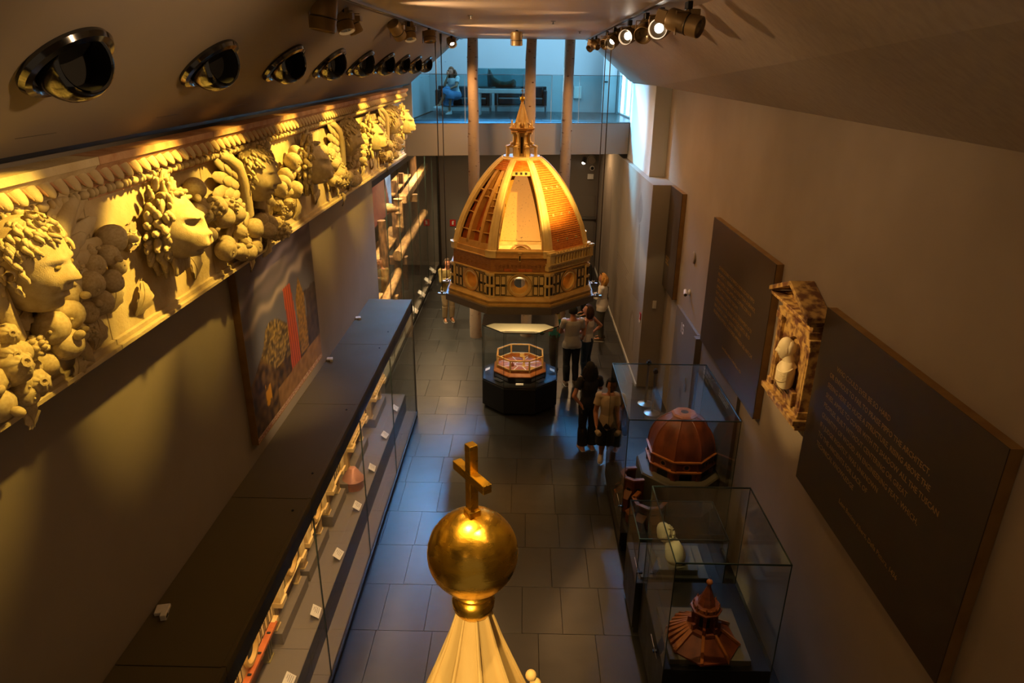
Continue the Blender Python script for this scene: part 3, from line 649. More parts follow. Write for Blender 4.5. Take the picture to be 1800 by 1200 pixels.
# ------------------------------------------------------------ the plaster frieze
fz = thing('plaster_frieze', 'long plaster frieze of lion heads, cherubs and fruit garlands on the left wall', 'frieze', (-2.85, 8.5, 4.66))
fp = wparts(fz)
def rise(y): return .0135*(y - 3.5)
heads_y = [(1.7,'lion'),(3.31,'cherub'),(4.80,'lion'),(6.44,'cherub'),(8.17,'lion'),(9.95,'cherub'),(11.53,'lion'),(13.24,'cherub'),(14.66,'lion')]
ys = [1.5, 2.5, 4.05, 5.62, 7.3, 9.05, 10.75, 12.4, 13.95, 15.3]
for a, c in zip(ys, ys[1:]):
    pk = a > 12 and a < 13.5
    b = MB(); b.box((-2.85, a+.003, 4.66), (-2.64, c-.003, 5.66)); b.box((-2.85, a+.003, 4.66), (-2.585, c-.003, 4.69)); b.box((-2.85, a+.003, 4.69), (-2.615, c-.003, 4.725)); fp(b, 'backing_slab', 'plaster', None, bevel=.003)
    pr = [(-2.64,5.60),(-2.60,5.61),(-2.60,5.625),(-2.575,5.632),(-2.575,5.685),(-2.60,5.69),(-2.59,5.70),(-2.565,5.72),(-2.545,5.76),(-2.50,5.815),(-2.485,5.82),(-2.485,5.865),(-2.66,5.87),(-2.66,5.60)]
    fp(MB().sweep([[(x, y, z + rise(y)) for x, z in pr] for y in (a+.003, c-.003)]), 'cornice_length', 'cornice' if a > 4 else 'plaster', 25)
em = MB().sphere((0,0,0), (.028,.046,.074), 12, 9).mesh('egg', 80); ed = MB().tube([(0,0,.05),(.008,0,-.03),(.012,0,-.06)], [.013,.010,.004], 6).mesh('dart', 60)
bm_ = MB().sphere((0,0,0), (.026,.044,.026), 12, 8, None, lambda d: .9 if abs(d.y) > .9 else 1).mesh('bead', 80); bd = MB().sphere((0,0,0), (.026,.017,.028), 10, 8).mesh('bead_disc', 80)
y = 2.5; P0 = Vector(fz.location)
while y < 15.25:
    p = Vector((-2.533, y, 5.765 + rise(y))) - P0; link('egg', em, 'cornice' if y > 4.2 else 'plaster', fz, p, (0, radians(-38), 0)); p = Vector((-2.53, y+.055, 5.765 + rise(y))) - P0; link('dart', ed, 'cornice', fz, p, (0, radians(-38), 0)); y += .11
y = 2.5
while y < 15.2:
    for o, me in ((0, bm_), (.072, bd), (.110, bd)): link(me.name, me, 'plaster', fz, Vector((-2.562, y+o, 5.659 + rise(y))) - P0)
    y += .182
HB = head('human').mesh('cherub_head', 80); HL = head('lion').mesh('lion_head', 80)
def curls(seed):
    b = MB(); r = random.Random(seed)
    b.sphere((-.05,0,.12), (.86,.80,.93), 20, 14)
    for i in range(210):
        a = r.uniform(-2.4, 2.4); e = r.uniform(.45, 1.4) if abs(a) < 1.0 else r.uniform(-.25, 1.3); x, y, z = cos(e)*cos(a), cos(e)*sin(a), sin(e)
        if x > .60 and z < .68: continue
        tuft(b, (x*.84, y*.79, z*1.0), (x*.3 + r.uniform(-.6,.6), y*.5 + r.uniform(-.7,.7), -.3 + r.uniform(-.5,.5)), r.uniform(.24,.40), .068, None, 1.5, 5)
        if i % 9 == 0: b.lathe([(.10,-.05),(.13,0),(.10,.05)], 9, T(x*.98, y*.9, z*1.10) @ Vector((x,y,z)).to_track_quat('Z','Y').to_matrix().to_4x4(), cap=False)
    return b
def mane(seed):
    b = MB(); r = random.Random(seed)
    for ring, (rad, x, n, L) in enumerate(((.84,.14,30,.40),(.98,-.06,34,.48),(1.10,-.28,34,.44))):
        for i in range(n):
            a = 2*pi*i/n + r.uniform(-.1,.1); yy, zz = cos(a), sin(a)
            tuft(b, (x, yy*rad*.82, zz*rad*.92), (.22, yy, zz - .22), L*r.uniform(.65,1.1), r.uniform(.085,.13), None, r.uniform(-1.4,1.4))
    for i in range(9): tuft(b, (.25, (i-4)*.11, -.74), (.1, (i-4)*.06, -1), .5, .10, None, .5)
    return b
MC = [curls(i).mesh('hair', 80) for i in (1, 2)]; MM = [mane(i).mesh('mane', 80) for i in (3, 4)]
def wing():
    b = MB()
    for row, (n, L, rr, t0, t1, lift) in enumerate(((9, .40, .052, 38, -58, .03), (8, .25, .045, 40, -55, .05), (7, .14, .04, 42, -45, .065))):
        for i in range(n):
            f = i/(n-1); a = radians(t0 + (t1-t0)*f); p0 = Vector((lift, .07+.12*sin(pi*(1-f)*.9), -.22 + .34*(1-f))); d = Vector((0, cos(a), sin(a))); p1 = p0 + d*L
            mx = Matrix.Translation((p0+p1)/2) @ d.to_track_quat('Y', 'X').to_matrix().to_4x4()
            b.sphere((0,0,0), (rr, L*.55, .022), 8, 8, mx)
    b.tube([(.05,.02,-.25),(.075,.10,.0),(.08,.20,.16),(.06,.34,.24),(.03,.46,.26)], [.05,.055,.055,.04,.015], 9)
    return b
WB = wing(); WM = WB.mesh('wing', 80); WMm = MB().add([(x,-y,z) for x,y,z in WB.v], WB.f).mesh('wing', 80)
def fruit(kind):
    if kind == 0: return MB().sphere((0,0,0), (1,1,.95), 16, 12, None, lambda d: 1 - .28*max(0, d.z)**8 - .1*max(0,-d.z)**6).sphere((0,0,.72), .12, 8, 6)
    if kind == 1: return MB().sphere((0,0,0), (1,.95,1.1), 24, 12, None, lambda d: 1 - .07*abs(sin(4*atan2(d.y, d.x)))**.6 + 0).lathe([(.22,.98),(.30,1.18),(.16,1.2),(.1,1.02)], 8)
    if kind == 2:
        b = MB().sphere((0,0,0), (.82,.82,1.12), 14, 10, None, lambda d: 1 - .1*max(0, d.z))
        for i in range(5):
            for j in range(8):
                e = -1.1 + i*.5; a = 2*pi*(j + .5*(i % 2))/8; b.sphere((.8*cos(e)*cos(a), .8*cos(e)*sin(a), 1.1*sin(e)), (.22,.22,.22), 6, 5)
        return b
    return MB().sphere((0,0,-.1), (.9,.9,1.0), 16, 12, None, lambda d: 1 - .3*max(0, d.z)**2).sphere((0,0,.85), (.28,.28,.35), 10, 8)
FM = [fruit(k).mesh('fruit', 80) for k in range(4)]
def leaf():
    b = MB()
    def f(u, v):
        s = (v-.5)*2; wd = .34*sin(pi*min(1, u*.97+.02))**.7*(1 + .14*sin(u*22)); return (.10*sin(pi*u) + .35*abs(s)*wd*.5 - .25*u*u*.5 + .02, s*wd, u)
    b.grid(f, 14, 6); n = len(b.v); b2 = [(x-.035, y, z) for x, y, z in b.v]; fs = list(b.f); b.add(b2, [q[::-1] for q in fs]); b.tube([(f(u/8, .5)[0]+.005, 0, u/8) for u in range(9)], .028, 5); return b
LM = leaf().mesh('leaf', 70)
rf = random.Random(5)
FIRST = [(210,420,26),(195,450,20),(172,440,12),(175,467,20),(142,467,14),(220,470,15),(202,495,20),(162,500,23),(125,492,15),(130,517,25),(180,532,24),(125,552,26),(163,550,20),(92,540,18),(95,575,30),(143,585,22),(165,580,16),(15,588,22),(15,620,24),(112,602,30),(97,637,24),(70,645,16),(7,672,18),(55,612,22),(35,640,18)]
def pray(u, v): return RM @ Vector((u-900, -(v-600), -1200))
for idx, (hy, kind) in enumerate(heads_y):
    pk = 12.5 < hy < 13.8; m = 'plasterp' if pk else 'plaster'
    if kind == 'cherub':
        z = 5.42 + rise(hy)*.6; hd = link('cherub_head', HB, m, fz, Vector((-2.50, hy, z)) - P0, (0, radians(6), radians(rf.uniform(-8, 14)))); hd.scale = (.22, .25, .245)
        link('hair', MC[idx % 2], m, hd)['kind'] = 'stuff'
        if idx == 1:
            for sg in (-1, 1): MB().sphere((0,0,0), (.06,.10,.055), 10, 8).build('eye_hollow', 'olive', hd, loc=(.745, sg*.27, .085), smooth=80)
        for sg, me in ((1, WM), (-1, WMm)): o = link('wing', me, m, fz, Vector((-2.612, hy + sg*.12, z - .06)) - P0); o.scale = (1, 1.1, 1.15)
    else:
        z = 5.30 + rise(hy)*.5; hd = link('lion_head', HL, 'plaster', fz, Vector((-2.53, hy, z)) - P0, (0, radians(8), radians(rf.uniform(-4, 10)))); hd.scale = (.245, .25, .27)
        link('mane', MM[idx % 2], 'plaster', hd)['kind'] = 'stuff'
    if idx == 0: continue
    # the half garland between this head and the one before it
    py, pkind = heads_y[idx-1]
    ly, cy = (py, hy) if kind == 'cherub' else (hy, py); sg = 1 if cy > ly else -1
    hi = Vector((ly + sg*.42, 5.44)); lo = Vector((cy - sg*.08, 4.87)); d = lo - hi; nrm = Vector((-d.y, d.x)).normalized()
    if idx == 2:
        pts = []
        for u, v, rp in FIRST:
            q = pray(u, v); t = -2.52/q.x; pts.append((q.y*t, 6.35 + q.z*t, rp/1200*abs((RM.transposed() @ (q*t)).z)))
    else:
        pts = []
        for i in range(23):
            f = (i+.5)/23; wdt = .10 + .10*sin(pi*f*.9); c = hi + d*f + nrm*rf.uniform(-1, 1)*wdt + Vector((0, -.06*sin(pi*f)*2)); pts.append((c.x, c.y, rf.uniform(.055, .095)))
    for y, z, r in pts:
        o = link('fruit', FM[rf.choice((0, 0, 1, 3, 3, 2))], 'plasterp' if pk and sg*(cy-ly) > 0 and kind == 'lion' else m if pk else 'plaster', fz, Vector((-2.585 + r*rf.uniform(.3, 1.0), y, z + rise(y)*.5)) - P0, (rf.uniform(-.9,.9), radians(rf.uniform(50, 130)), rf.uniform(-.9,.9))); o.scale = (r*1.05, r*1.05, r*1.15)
    for i in range(9):
        f = i/8; side = 1 if i % 2 else -1; c = hi + d*(f*1.0 - .02) + nrm*side*(.17+.04*rf.random()); ang = atan2(d.y, d.x) + side*rf.uniform(.3, .9) + (pi if i < 3 else 0)
        o = link('leaf', LM, 'plaster', fz, Vector((-2.60, c.x, min(5.36, c.y) + rise(c.x)*.5)) - P0, (ang - pi/2, 0, 0)); s = rf.uniform(.16, .25); o.scale = (s, s, s)
for hy, kind in heads_y:
    if kind == 'lion':
        for a in (-.35, .35):
            o = link('leaf', LM, 'plaster', fz, Vector((-2.61, hy + a, 5.0)) - P0, (pi + a*1.2, 0, 0)); o.scale = (.26, .26, .24)
# ------------------------------------------------------------ long display case along the left wall
lc = thing('long_display_case', 'long low showcase with dark flat roof and glass front along the left wall', 'display case', (-2.45, 8.0, 0))
lp = wparts(lc)
seams = [2.4, 3.6, 5.65, 7.7, 9.75, 12.0]
for a, c in zip(seams, seams[1:]):
    lp(MB().box((-2.845, a+.003, 2.36), (-2.05, c-.003, 2.43)).box((-2.085, a+.003, 2.43), (-2.05, c-.003, 2.436)), 'roof_panel', 'casetop', None, bevel=.003)
    lp(MB().box((-2.10, a+.003, 2.19), (-2.06, c-.003, 2.36)), 'fascia', 'charcoal', None)
    lp(MB().box((-2.058, a+.004, .12), (-2.048, c-.004, 2.20)), 'glass_pane', 'glass', None)
    lp(MB().box((-2.061, c-.006, .12), (-2.046, c+.002, 2.20)), 'pane_edge', 'edge', None)
    lp(MB().box((-2.845, a+.002, .09), (-2.265, c-.002, .49)), 'step', 'greypl', None, bevel=.003); lp(MB().box((-2.262, a+.002, .08), (-2.06, c-.002, .12)), 'sill', 'greypl', None); lp(MB().box((-2.2648, a+.002, .125), (-2.2615, c-.002, .487)), 'riser', 'blackm', None)
lp(MB().box((-2.83, 2.4, 0), (-2.10, 11.95, .08)), 'kickboard', 'blackm', None); lp(MB().box((-2.07, 2.4, .085), (-2.035, 12.0, .12)), 'sill_edge', 'black', None)
lp(MB().box((-2.845, 2.4, .49), (-2.835, 12.0, 2.36)), 'back_panel', 'greypld', None); lp(MB().box((-2.83, 11.985, .12), (-2.06, 11.995, 2.36)), 'end_pane', 'glass', None)
lp(MB().box((-2.075, 11.975, .0), (-2.045, 12.01, 2.36)), 'corner_post', 'black', None)
for y in (5.45, 6.1, 7.55, 9.6, 10.3): lp(MB().lathe([(.012,2.43),(.012,2.4385),(.005,2.4385)], 12, T(-2.17, y, 0)), 'screw_cover', 'blackm', None)
BL = [(5.70,6.62),(6.70,7.57),(7.80,8.50),(8.60,10.02),(10.62,11.6)]
for a, c in BL: lp(MB().box((-2.83, a, .49), (-2.56, c, .65)), 'model_plinth', 'greypl', None, bevel=.004)
for a, c in zip(seams, seams[1:]):
    lp(MB().box((-2.16, a+.1, 2.185), (-2.12, c-.1, 2.20)), 'light_strip', emit('case_strip_light', (1,.70,.38), 6.0) if 'case_strip_light' not in bpy.data.materials else bpy.data.materials['case_strip_light'], None)
    area((-2.14, (a+c)/2, 2.17), (-2.50, (a+c)/2, .8), 26 if a > 3 else 14, c-a-.3, .05, (1, .57, .22), 150)
def facade(y0, y1, z0, label, v):
    t = thing('drum_facade_model', label, 'model', (-2.66, (y0+y1)/2, z0), 0, 'architectural models in the long case'); wp = wparts(t); L = y1-y0; h = .34 if z0 > .6 else .46; zt = z0 + h + .62; yc = (y0+y1)/2
    wp(MB().box((-2.80, y0+.04, z0), (-2.69, y1-.04, z0+h)), 'wooden_wall', 'woodl' if v % 2 == 0 else 'woodm', None)
    for y in (y0+.07, y1-.07):
        q = wp(MB().box((-2.72, y-.06, z0), (-2.63, y+.06, z0+h)).box((-2.72, y-.07, z0+h-.04), (-2.615, y+.07, z0+h)).box((-2.72, y-.068, z0), (-2.62, y+.068, z0+.02)), 'pilaster', 'facade' if v != 0 else 'olive', None, bevel=.004)
        wp(MB().box((-2.632, y-.045, z0+.03), (-2.627, y-.012, z0+h-.06)).box((-2.632, y+.012, z0+.03), (-2.627, y+.045, z0+h-.06)), 'pilaster_panel', 'green' if v == 0 else 'creamd', None, par=q)
    b = MB()
    for x, za, zb in ((-2.60,0,.018),(-2.575,.018,.035),(-2.545,.035,.055),(-2.535,.055,.065)): b.box((-2.80, y0, z0+h+za), (x, y1, z0+h+zb))
    for y in (y0+.07, y1-.07): b.box((-2.80, y-.08, z0+h), (-2.52, y+.08, z0+h+.06))
    wp(b, 'cornice', 'facade', None)
    if v == 0:
        wp(MB().box((-2.70, y0+.1, z0+h+.066), (-2.505, y1-.1, z0+h+.072)).box((-2.52, y0+.08, z0+h+.04), (-2.50, y1-.08, z0+h+.074)), 'red_ledge', 'orange', None)
        for k in range(4): wp(MB().cbox((-2.53, y0+.25+k*(L-.5)/3, z0+h+.078), (.035, .02, .012)), 'ledge_hook', 'blackm', None)
    xu = -2.565; wp(MB().box((-2.80, y0+.02, z0+h+.065), (xu, y1-.02, zt)), 'upper_wall', 'facade', None)
    n = max(5, int(L/.105)); za, zb = z0+h+.085, zt-.02; zm = (za+zb)/2
    if v in (4, 5):
        for i in range(int(L/.06)): wp(MB().sphere((xu+.012, y0+.05+i*.06, z0+h+.10 + .015*(i % 2)), (.02,.026,.03), 8, 6), 'carved_leaf', 'facade', 60)
    else:
        for i in range(n):
            y = y0 + .06 + (L-.12)*(i+.5)/n; w = (L-.12)/n*.40
            if v != 3 and abs(y-yc) < .17: continue
            b = MB()
            for a, c in ((za, zm-.01), (zm+.01, zb)):
                for q in ((y-w, y-w+.009, a, c), (y+w-.009, y+w, a, c), (y-w, y+w, a, a+.009), (y-w, y+w, c-.009, c)): b.box((xu-.004, q[0], q[2]), (xu+.004, q[1], q[3]))
            wp(b, 'inlay_frame', 'green', None)
        if v != 3:
            wp(MB().lathe([(.15,0),(.165,.018),(.15,.04),(.12,.04),(.09,.0)], 28, T(xu, yc, z0+h+.25) @ R(pi/2,'Y'), cap=False), 'oculus_frame', 'creamd', 35); wp(MB().lathe([(.09,0),(.08,.010),(.001,.012)], 24, T(xu, yc, z0+h+.25) @ R(pi/2,'Y')), 'oculus', 'blackm')
    if v in (1, 2, 3):
        for y in (y0+.07, y1-.07): wp(MB().box((-2.70, y-.07, z0+h+.065), (-2.54, y+.07, zt)), 'upper_pier', 'facade', None, bevel=.004)
    if v == 0:
        b = MB()
        for i in range(12):
            a0, a1 = pi*i/12, pi*(i+1)/12; r0, r1 = .24, .29; p = [(yc+r0*1.8*cos(a0), z0+.12+r0*sin(a0)), (yc+r1*1.8*cos(a0), z0+.12+r1*sin(a0)), (yc+r1*1.8*cos(a1), z0+.12+r1*sin(a1)), (yc+r0*1.8*cos(a1), z0+.12+r0*sin(a1))]
            b.add([(-2.69, *q) for q in p] + [(-2.665, *q) for q in p], [(3,2,1,0),(4,5,6,7),(0,1,5,4),(1,2,6,5),(2,3,7,6),(3,0,4,7)])
        wp(b, 'arch_ring', 'gild', None)
    return t
facade(4.30, 5.58, .49, 'reddish wooden drum model with gilt arch, nearest the camera in the long case', 0)
facade(5.72, 6.60, .65, 'pale drum model with plain walnut wall, second from the camera in the long case', 1)
facade(6.72, 7.55, .65, 'drum model with wide corner pilasters, third from the camera in the long case', 2)
facade(7.82, 8.48, .65, 'narrow drum model with red brown wall, fourth from the camera in the long case', 3)
facade(8.95, 10.0, .65, 'drum model with carved cream frieze behind the rosy cone, in the long case', 4)
facade(10.64, 11.55, .65, 'farthest drum model in the long case, at its dim far end', 5)
dr_ = thing('round_drum_model', 'small round wooden drum with a rosy conical roof in the long case', 'model', (-2.655 + .14, 8.78, .65 - .16))
MB().lathe([(.15,0),(.15,.11),(.155,.115),(.155,.13),(.145,.135)], 28).build('drum', 'woodl', dr_, smooth=35); MB().lathe([(.15,.135),(.17,.15),(.155,.17),(.055,.33),(.045,.335)], 28).build('conical_roof', 'copper', dr_, smooth=35)
cw = MB().cbox((0,0,.068), (.112,.165,.004), R(radians(35),'Y')).mesh('card_face')
for i, y in enumerate([4.2, 5.19, 6.15, 7.17, 8.22, 9.24, 10.29, 11.30]):
    nm = ['out of frame', 'nearest', 'second', 'third', 'fourth', 'fifth', 'sixth', 'farthest'][i]
    if i == 0: continue
    c = thing('caption_card', f'white caption card on the step of the long case, {nm} from the camera' if 0 < i < 7 else 'white caption card on the step of the long case, farthest from the camera', 'caption card', (-2.37, y, .49), radians(-6 + (i % 3)*5), 'caption cards in the long case')
    link('card_face', cw, 'card', c); b = MB()
    for k in range(4): b.cbox((-.03+.02*k, .02 if k else .03, .0705), (.004, .09 if k else .05, .001), R(radians(35),'Y'))
    o = b.build('print', 'ink', c); o['kind'] = 'stuff'
    MB().cbox((-.012, 0, .032), (.004, .05, .064)).build('stand', 'black', c)
for i, (x, y, s, lb) in enumerate(((-2.76, 4.12, 1., 'white sensor box on the case roof, nearest the camera, by the wall'), (-2.80, 9.12, .85, 'white sensor box on the case roof beside the painting corner'), (-2.80, 10.92, .85, 'white sensor box on the case roof, farthest from the camera'))):
    t = thing('sensor_box', lb, 'sensor', (x, y, 2.43), radians(12), 'sensor boxes on the case roof'); t.scale = (s, s, s)
    MB().box((-.05,-.05,0), (.05,.05,.03)).build('housing', 'whitep', t, bevel=.005); MB().box((.01,-.11,0), (.055,-.05,.05)).build('emitter', 'whitep', t, bevel=.004); MB().box((.054,-.1,.012), (.057,-.06,.035)).build('window', 'ink', t)
# ------------------------------------------------------------ printed picture on the left wall (a generic dusk landscape)
pt = thing('framed_picture', 'big printed picture of a dusky landscape with orange drapery on the left wall', 'picture', (-2.85, 7.5, 2.62)); pw = wparts(pt)
pw(MB().box((-2.849, 6.29, 2.645), (-2.775, 8.71, 4.57)), 'board', 'panedge', None)
NU, NV = 120, 100; PY0, PY1, PZ0, PZ1 = 6.295, 8.705, 2.72, 4.565
vs = [(-2.7735, PY0 + (PY1-PY0)*i/NU, PZ0 + (PZ1-PZ0)*j/NV) for i in range(NU+1) for j in range(NV+1)]
me = bpy.data.meshes.new('print'); me.from_pydata(vs, [], [(i*(NV+1)+j, (i+1)*(NV+1)+j, (i+1)*(NV+1)+j+1, i*(NV+1)+j+1) for i in range(NU) for j in range(NV)])
ca = me.color_attributes.new('paint', 'FLOAT_COLOR', 'POINT')
def mixc(a, b, f): f = max(0, min(1, f)); return tuple(x + (y-x)*f for x, y in zip(a, b))
def picture(u, v):
    nz = noise.noise(Vector((u*7, v*7, 1.3))); n2 = noise.noise(Vector((u*24, v*22, 4.)));  n3 = noise.noise(Vector((u*50, v*50, 7.)))
    c = mixc(lin('#5f6067'), lin('#2b2530'), (v-.45)/.5)
    band = v - .62 - .20*u - .05*nz                       # drifting cloud bands
    for o, w, col in ((.0,.030,'#8c8078'), (.10,.035,'#57505a'), (.19,.03,'#716874'), (.27,.03,'#453e4a')): c = mixc(c, lin(col), .85*exp(-((band-o)/w)**2))
    hill = .30 + .28*exp(-((u-.34)/.22)**2) + .05*nz
    if v < hill: c = mixc(lin('#6e5a30'), lin('#352c1c'), .5 + 1.3*n2); c = mixc(c, lin('#a58c4a'), max(0, min(.8, 1.6*n3 + .2 - 2*abs(u-.36))))
    if v < .32 - .16*u + .04*nz: c = mixc(lin('#59421f'), lin('#1d1710'), .5 + 1.1*n2)
    if u > .80 + .03*nz and v < .56 + .04*n2: c = mixc(lin('#4a3d34'), lin('#2a2322'), .5 + n2)
    if .66 < u < .80 and v < .70 - abs(u-.73)*2.2 + .02*nz and v > .16: c = mixc(lin('#94702c'), lin('#5a4420'), .5 + n3*1.5)
    if abs(u - .56 - .02*sin(v*5)) < .075 - .035*(v-.1) and .10 < v < .70: c = mixc(lin('#b2502a'), lin('#74301a'), .5 + .6*sin((u-.5)*210 + v*6))
    if v < .12 + .04*u: c = mixc(lin('#6e5233'), lin('#8b6b45'), .5 + n2)
    if u < .3 and v < .42 - .9*abs(u-.13) : c = mixc(lin('#6b5230'), lin('#2a1f14'), .5 + 1.2*n2)
    if abs(u-.18) < .035 and abs(v-.17) < .05*(1+n2): c = lin('#c08a22')
    return c
for i in range(NU+1):
    for j in range(NV+1): ca.data[i*(NV+1)+j].color = (*picture(i/NU, j/NV), 1)
pm = bpy.data.materials.new('printed_picture'); pm.use_nodes = True; at = pm.node_tree.nodes.new('ShaderNodeVertexColor'); at.layer_name = 'paint'
pm.node_tree.links.new(at.outputs[0], pm.node_tree.nodes['Principled BSDF'].inputs['Base Color']); pm.node_tree.nodes['Principled BSDF'].inputs['Roughness'].default_value = .5
me.transform(T(*(-Vector(pt.location)))); link('print', me, pm, pt)
pw(MB().box((-2.776, 6.295, 2.66), (-2.7732, 8.705, 2.715)), 'lower_border', mat('border_print', '#b9a890', .6, col2='#8a4a3a', scale=60, detail=1), None)
# ------------------------------------------------------------ text panels on the right wall
TM = Matrix(((0,0,-1,0),(-1,0,0,0),(0,1,0,0),(0,0,0,1)))
def textpanel(y0, y1, z0, z1, label, lines, ty, tz, size, extra=(), m='gild', space=1.0):
    t = thing('text_panel', label, 'text panel', (2.95, (y0+y1)/2, z0), 0, 'text panels on the right wall'); wp = wparts(t)
    wp(MB().box((2.865, y0, z0), (2.948, y1, z1)), 'backing', 'panedge', None); wp(MB().box((2.858, y0-.002, z0-.002), (2.866, y1+.002, z1+.002)), 'face', 'panel', None, bevel=.001)
    off = T(*(-Vector(t.location)))
    for txt, y, z, s in [(lines, ty, tz, size)] + list(extra):
        if txt: text('lettering', txt, s, m, t, off @ T(2.8575, y, z) @ TM, 'LEFT', .0015, space)['kind'] = 'stuff'
    return t
EN = "      WHO COULD EVER BE SO HARD\nOR ENVIOUS TO FAIL TO PRAISE PIPPO THE ARCHITECT,\nSEEING HERE SO HUGE A STRUCTURE, RISING ABOVE THE\nSKIES, AMPLE TO COVER WITH ITS SHADOW ALL THE TUSCAN\nPEOPLES, BUILT WITHOUT CENTERING OR GREAT\nQUANTITY OF WOOD, AN ENGINEERING FEAT, WHICH,\nIF I JUDGE RIGHTLY, WAS UNKNOWN\nTO THE ANCIENTS FOR LACK OF\nTECHNICAL KNOWLEDGE"
IT = "CHI MAI SI DURO O SI INVIDO NON LODASSE PIPPO\nARCHITETTO, VEDENDO QUI STRUTTURA SI GRANDE,\nERTA SOPRA I CIELI, AMPLA DA COPRIRE CON SUA\nOMBRA TUTTI I POPOLI TOSCANI,\nFATTA SANZA ALCUNO AIUTO DI TRAVAMENTI O DI\nCOPIA DI LEGNAME, QUALE ARTIFICIO CERTO, SE IO\nBEN GIUDICO, COME A QUESTI TEMPI ERA\nINCREDIBILE POTERSI, COSI FORSE APPRESSO GLI ANTICHI"
textpanel(3.54, 6.13, 2.49, 4.33, 'large dark bronze panel of gilt English capitals, nearest the camera', EN, 5.83, 3.86, .066, [('Leon Battista Alberti, Della Pittura, 1436', 5.22, 2.80, .062)], space=1.55)
textpanel(7.55, 10.28, 2.40, 4.36, 'dark bronze panel of gilt Italian capitals between relief and doorway', IT, 9.72, 3.72, .070, [('Leon Battista Alberti, Della Pittura, 1436', 9.1, 2.72, .055)], space=1.35)
textpanel(12.52, 13.55, 2.33, 4.335, 'narrow dark text panel against the grey pier', None, 0, 0, 0, [("LA CUPOLA\nE LE SUE\nMACCHINE", 13.4, 2.95, .06)])
lp2 = thing('lower_text_panel', 'pale grey panel of small white lettering low on the right wall', 'text panel', (2.95, 9.2, .9)); wp = wparts(lp2)
wp(MB().box((2.90, 8.3, .9), (2.948, 10.28, 2.34)), 'board', 'walld', None, bevel=.002)
for i, (y, z, s, tx) in enumerate(((10.0, 2.0, .075, "LA CUPOLA\nDI SANTA MARIA\nDEL FIORE"), (9.1, 2.05, .04, "The dome was raised without\ncentering, course upon course,\nbetween two shells of brick"))): text('lettering', tx, s, 'white', lp2, T(*(-Vector(lp2.location))) @ T(2.899, y, z) @ TM)
db = thing('grey_door_panel', 'dark grey wall panel numbered 15 beside the grey pier', 'panel', (2.95, 11.4, 0)); wp = wparts(db)
wp(MB().box((2.90, 10.62, .02), (2.948, 12.25, 2.33)), 'board', 'walld', None, bevel=.003); wp(MB().box((2.84, 10.45, .02), (2.948, 10.60, 2.33)), 'jamb', 'walld', None, bevel=.003)
text('number', '15', .27, 'white', db, T(*(-Vector(db.location))) @ T(2.898, 11.78, 1.98) @ TM, 'LEFT', .004)
wp(MB().sphere((2.895, 11.0, 1.25), (.02,.09,.14), 16, 10), 'oval_plate', 'steel', 60)
# ------------------------------------------------------------ marble tabernacle and bust
tb = thing('marble_tabernacle', 'brown veined marble tabernacle with arched niche and gable on the right wall', 'tabernacle', (2.95, 6.7, 2.95)); wp = wparts(tb)
b = MB(); mx = Matrix(((0,0,-1,2.84),(-1,0,0,6.7),(0,1,0,3.62),(0,0,0,1)))       # local x -> -y, y -> z, z -> -x
def arch_plate(b, w, z0, z1, r, zs, x0, x1):     # plate with an arched opening
    n = 16; inner = [(-r, z0)] + [(-r*cos(pi*i/n), zs + r*sin(pi*i/n)) for i in range(n+1)] + [(r, z0)]
    outer = [(-w, z0)] + [(-w, zs)] + [(max(-w, min(w, -w*1.6*cos(pi*i/n))), z1 if i not in (0, n) else zs) for i in range(1, n)] + [(w, zs), (w, z0)]
    outer = [(-w, z0)]; 
    for i in range(n+1):
        c, s_ = -cos(pi*i/n), sin(pi*i/n); t = min(w/abs(c) if abs(c) > 1e-6 else 99, (z1-zs)/s_ if s_ > 1e-6 else 99); outer.append((c*t, zs + s_*t))
    outer.append((w, z0)); m = len(inner)
    for x, f in ((x0, 0), (x1, 1)):
        k = len(b.v); b.v += [(x, 6.7+p, q) for p, q in inner] + [(x, 6.7+p, q) for p, q in outer]
        b.f += [((k+i, k+i+1, k+m+i+1, k+m+i) if f else (k+m+i, k+m+i+1, k+i+1, k+i)) for i in range(m-1)]
    k0 = len(b.v) - 4*m; k1 = len(b.v) - 2*m
    for o in (0, m): b.f += [(k0+o+i, k0+o+i+1, k1+o+i+1, k1+o+i) for i in range(m-1)]
arch_plate(b, .36, 3.16, 3.96, .21, 3.60, 2.86, 2.90); wp(b, 'arch_surround', 'stone', 30)
wp(MB().box((2.905, 6.34, 3.1), (2.948, 7.06, 4.0)), 'back_slab', 'stone', None)
b = MB(); b.grid(lambda u, v: (2.90 + .035*sin(pi*u), 6.7 + .205*cos(pi*(1-u)), 3.18 + .55*v), 12, 4); wp(b, 'niche', 'woodm', 60)
for s in (-1, 1): wp(MB().box((2.82, 6.7+s*.40-.055, 3.12), (2.945, 6.7+s*.40+.055, 3.92)).box((2.805, 6.7+s*.40-.07, 3.12), (2.945, 6.7+s*.40+.07, 3.17)).box((2.80, 6.7+s*.40-.075, 3.88), (2.945, 6.7+s*.40+.075, 3.95)).box((2.812, 6.7+s*.40-.025, 3.2), (2.83, 6.7+s*.40+.025, 3.85)), 'pilaster', 'stone', None, bevel=.004)
wp(MB().box((2.76, 6.20, 3.03), (2.945, 7.20, 3.09)).box((2.79, 6.23, 2.99), (2.945, 7.17, 3.03)).box((2.82, 6.27, 2.94), (2.945, 7.13, 2.99)).box((2.80, 6.24, 3.09), (2.945, 7.16, 3.12)), 'base_moulding', 'stone', None, bevel=.006)
wp(MB().box((2.805, 6.44, 3.125), (2.86, 6.96, 3.29)), 'inscription_tablet', 'stone', None, bevel=.006)
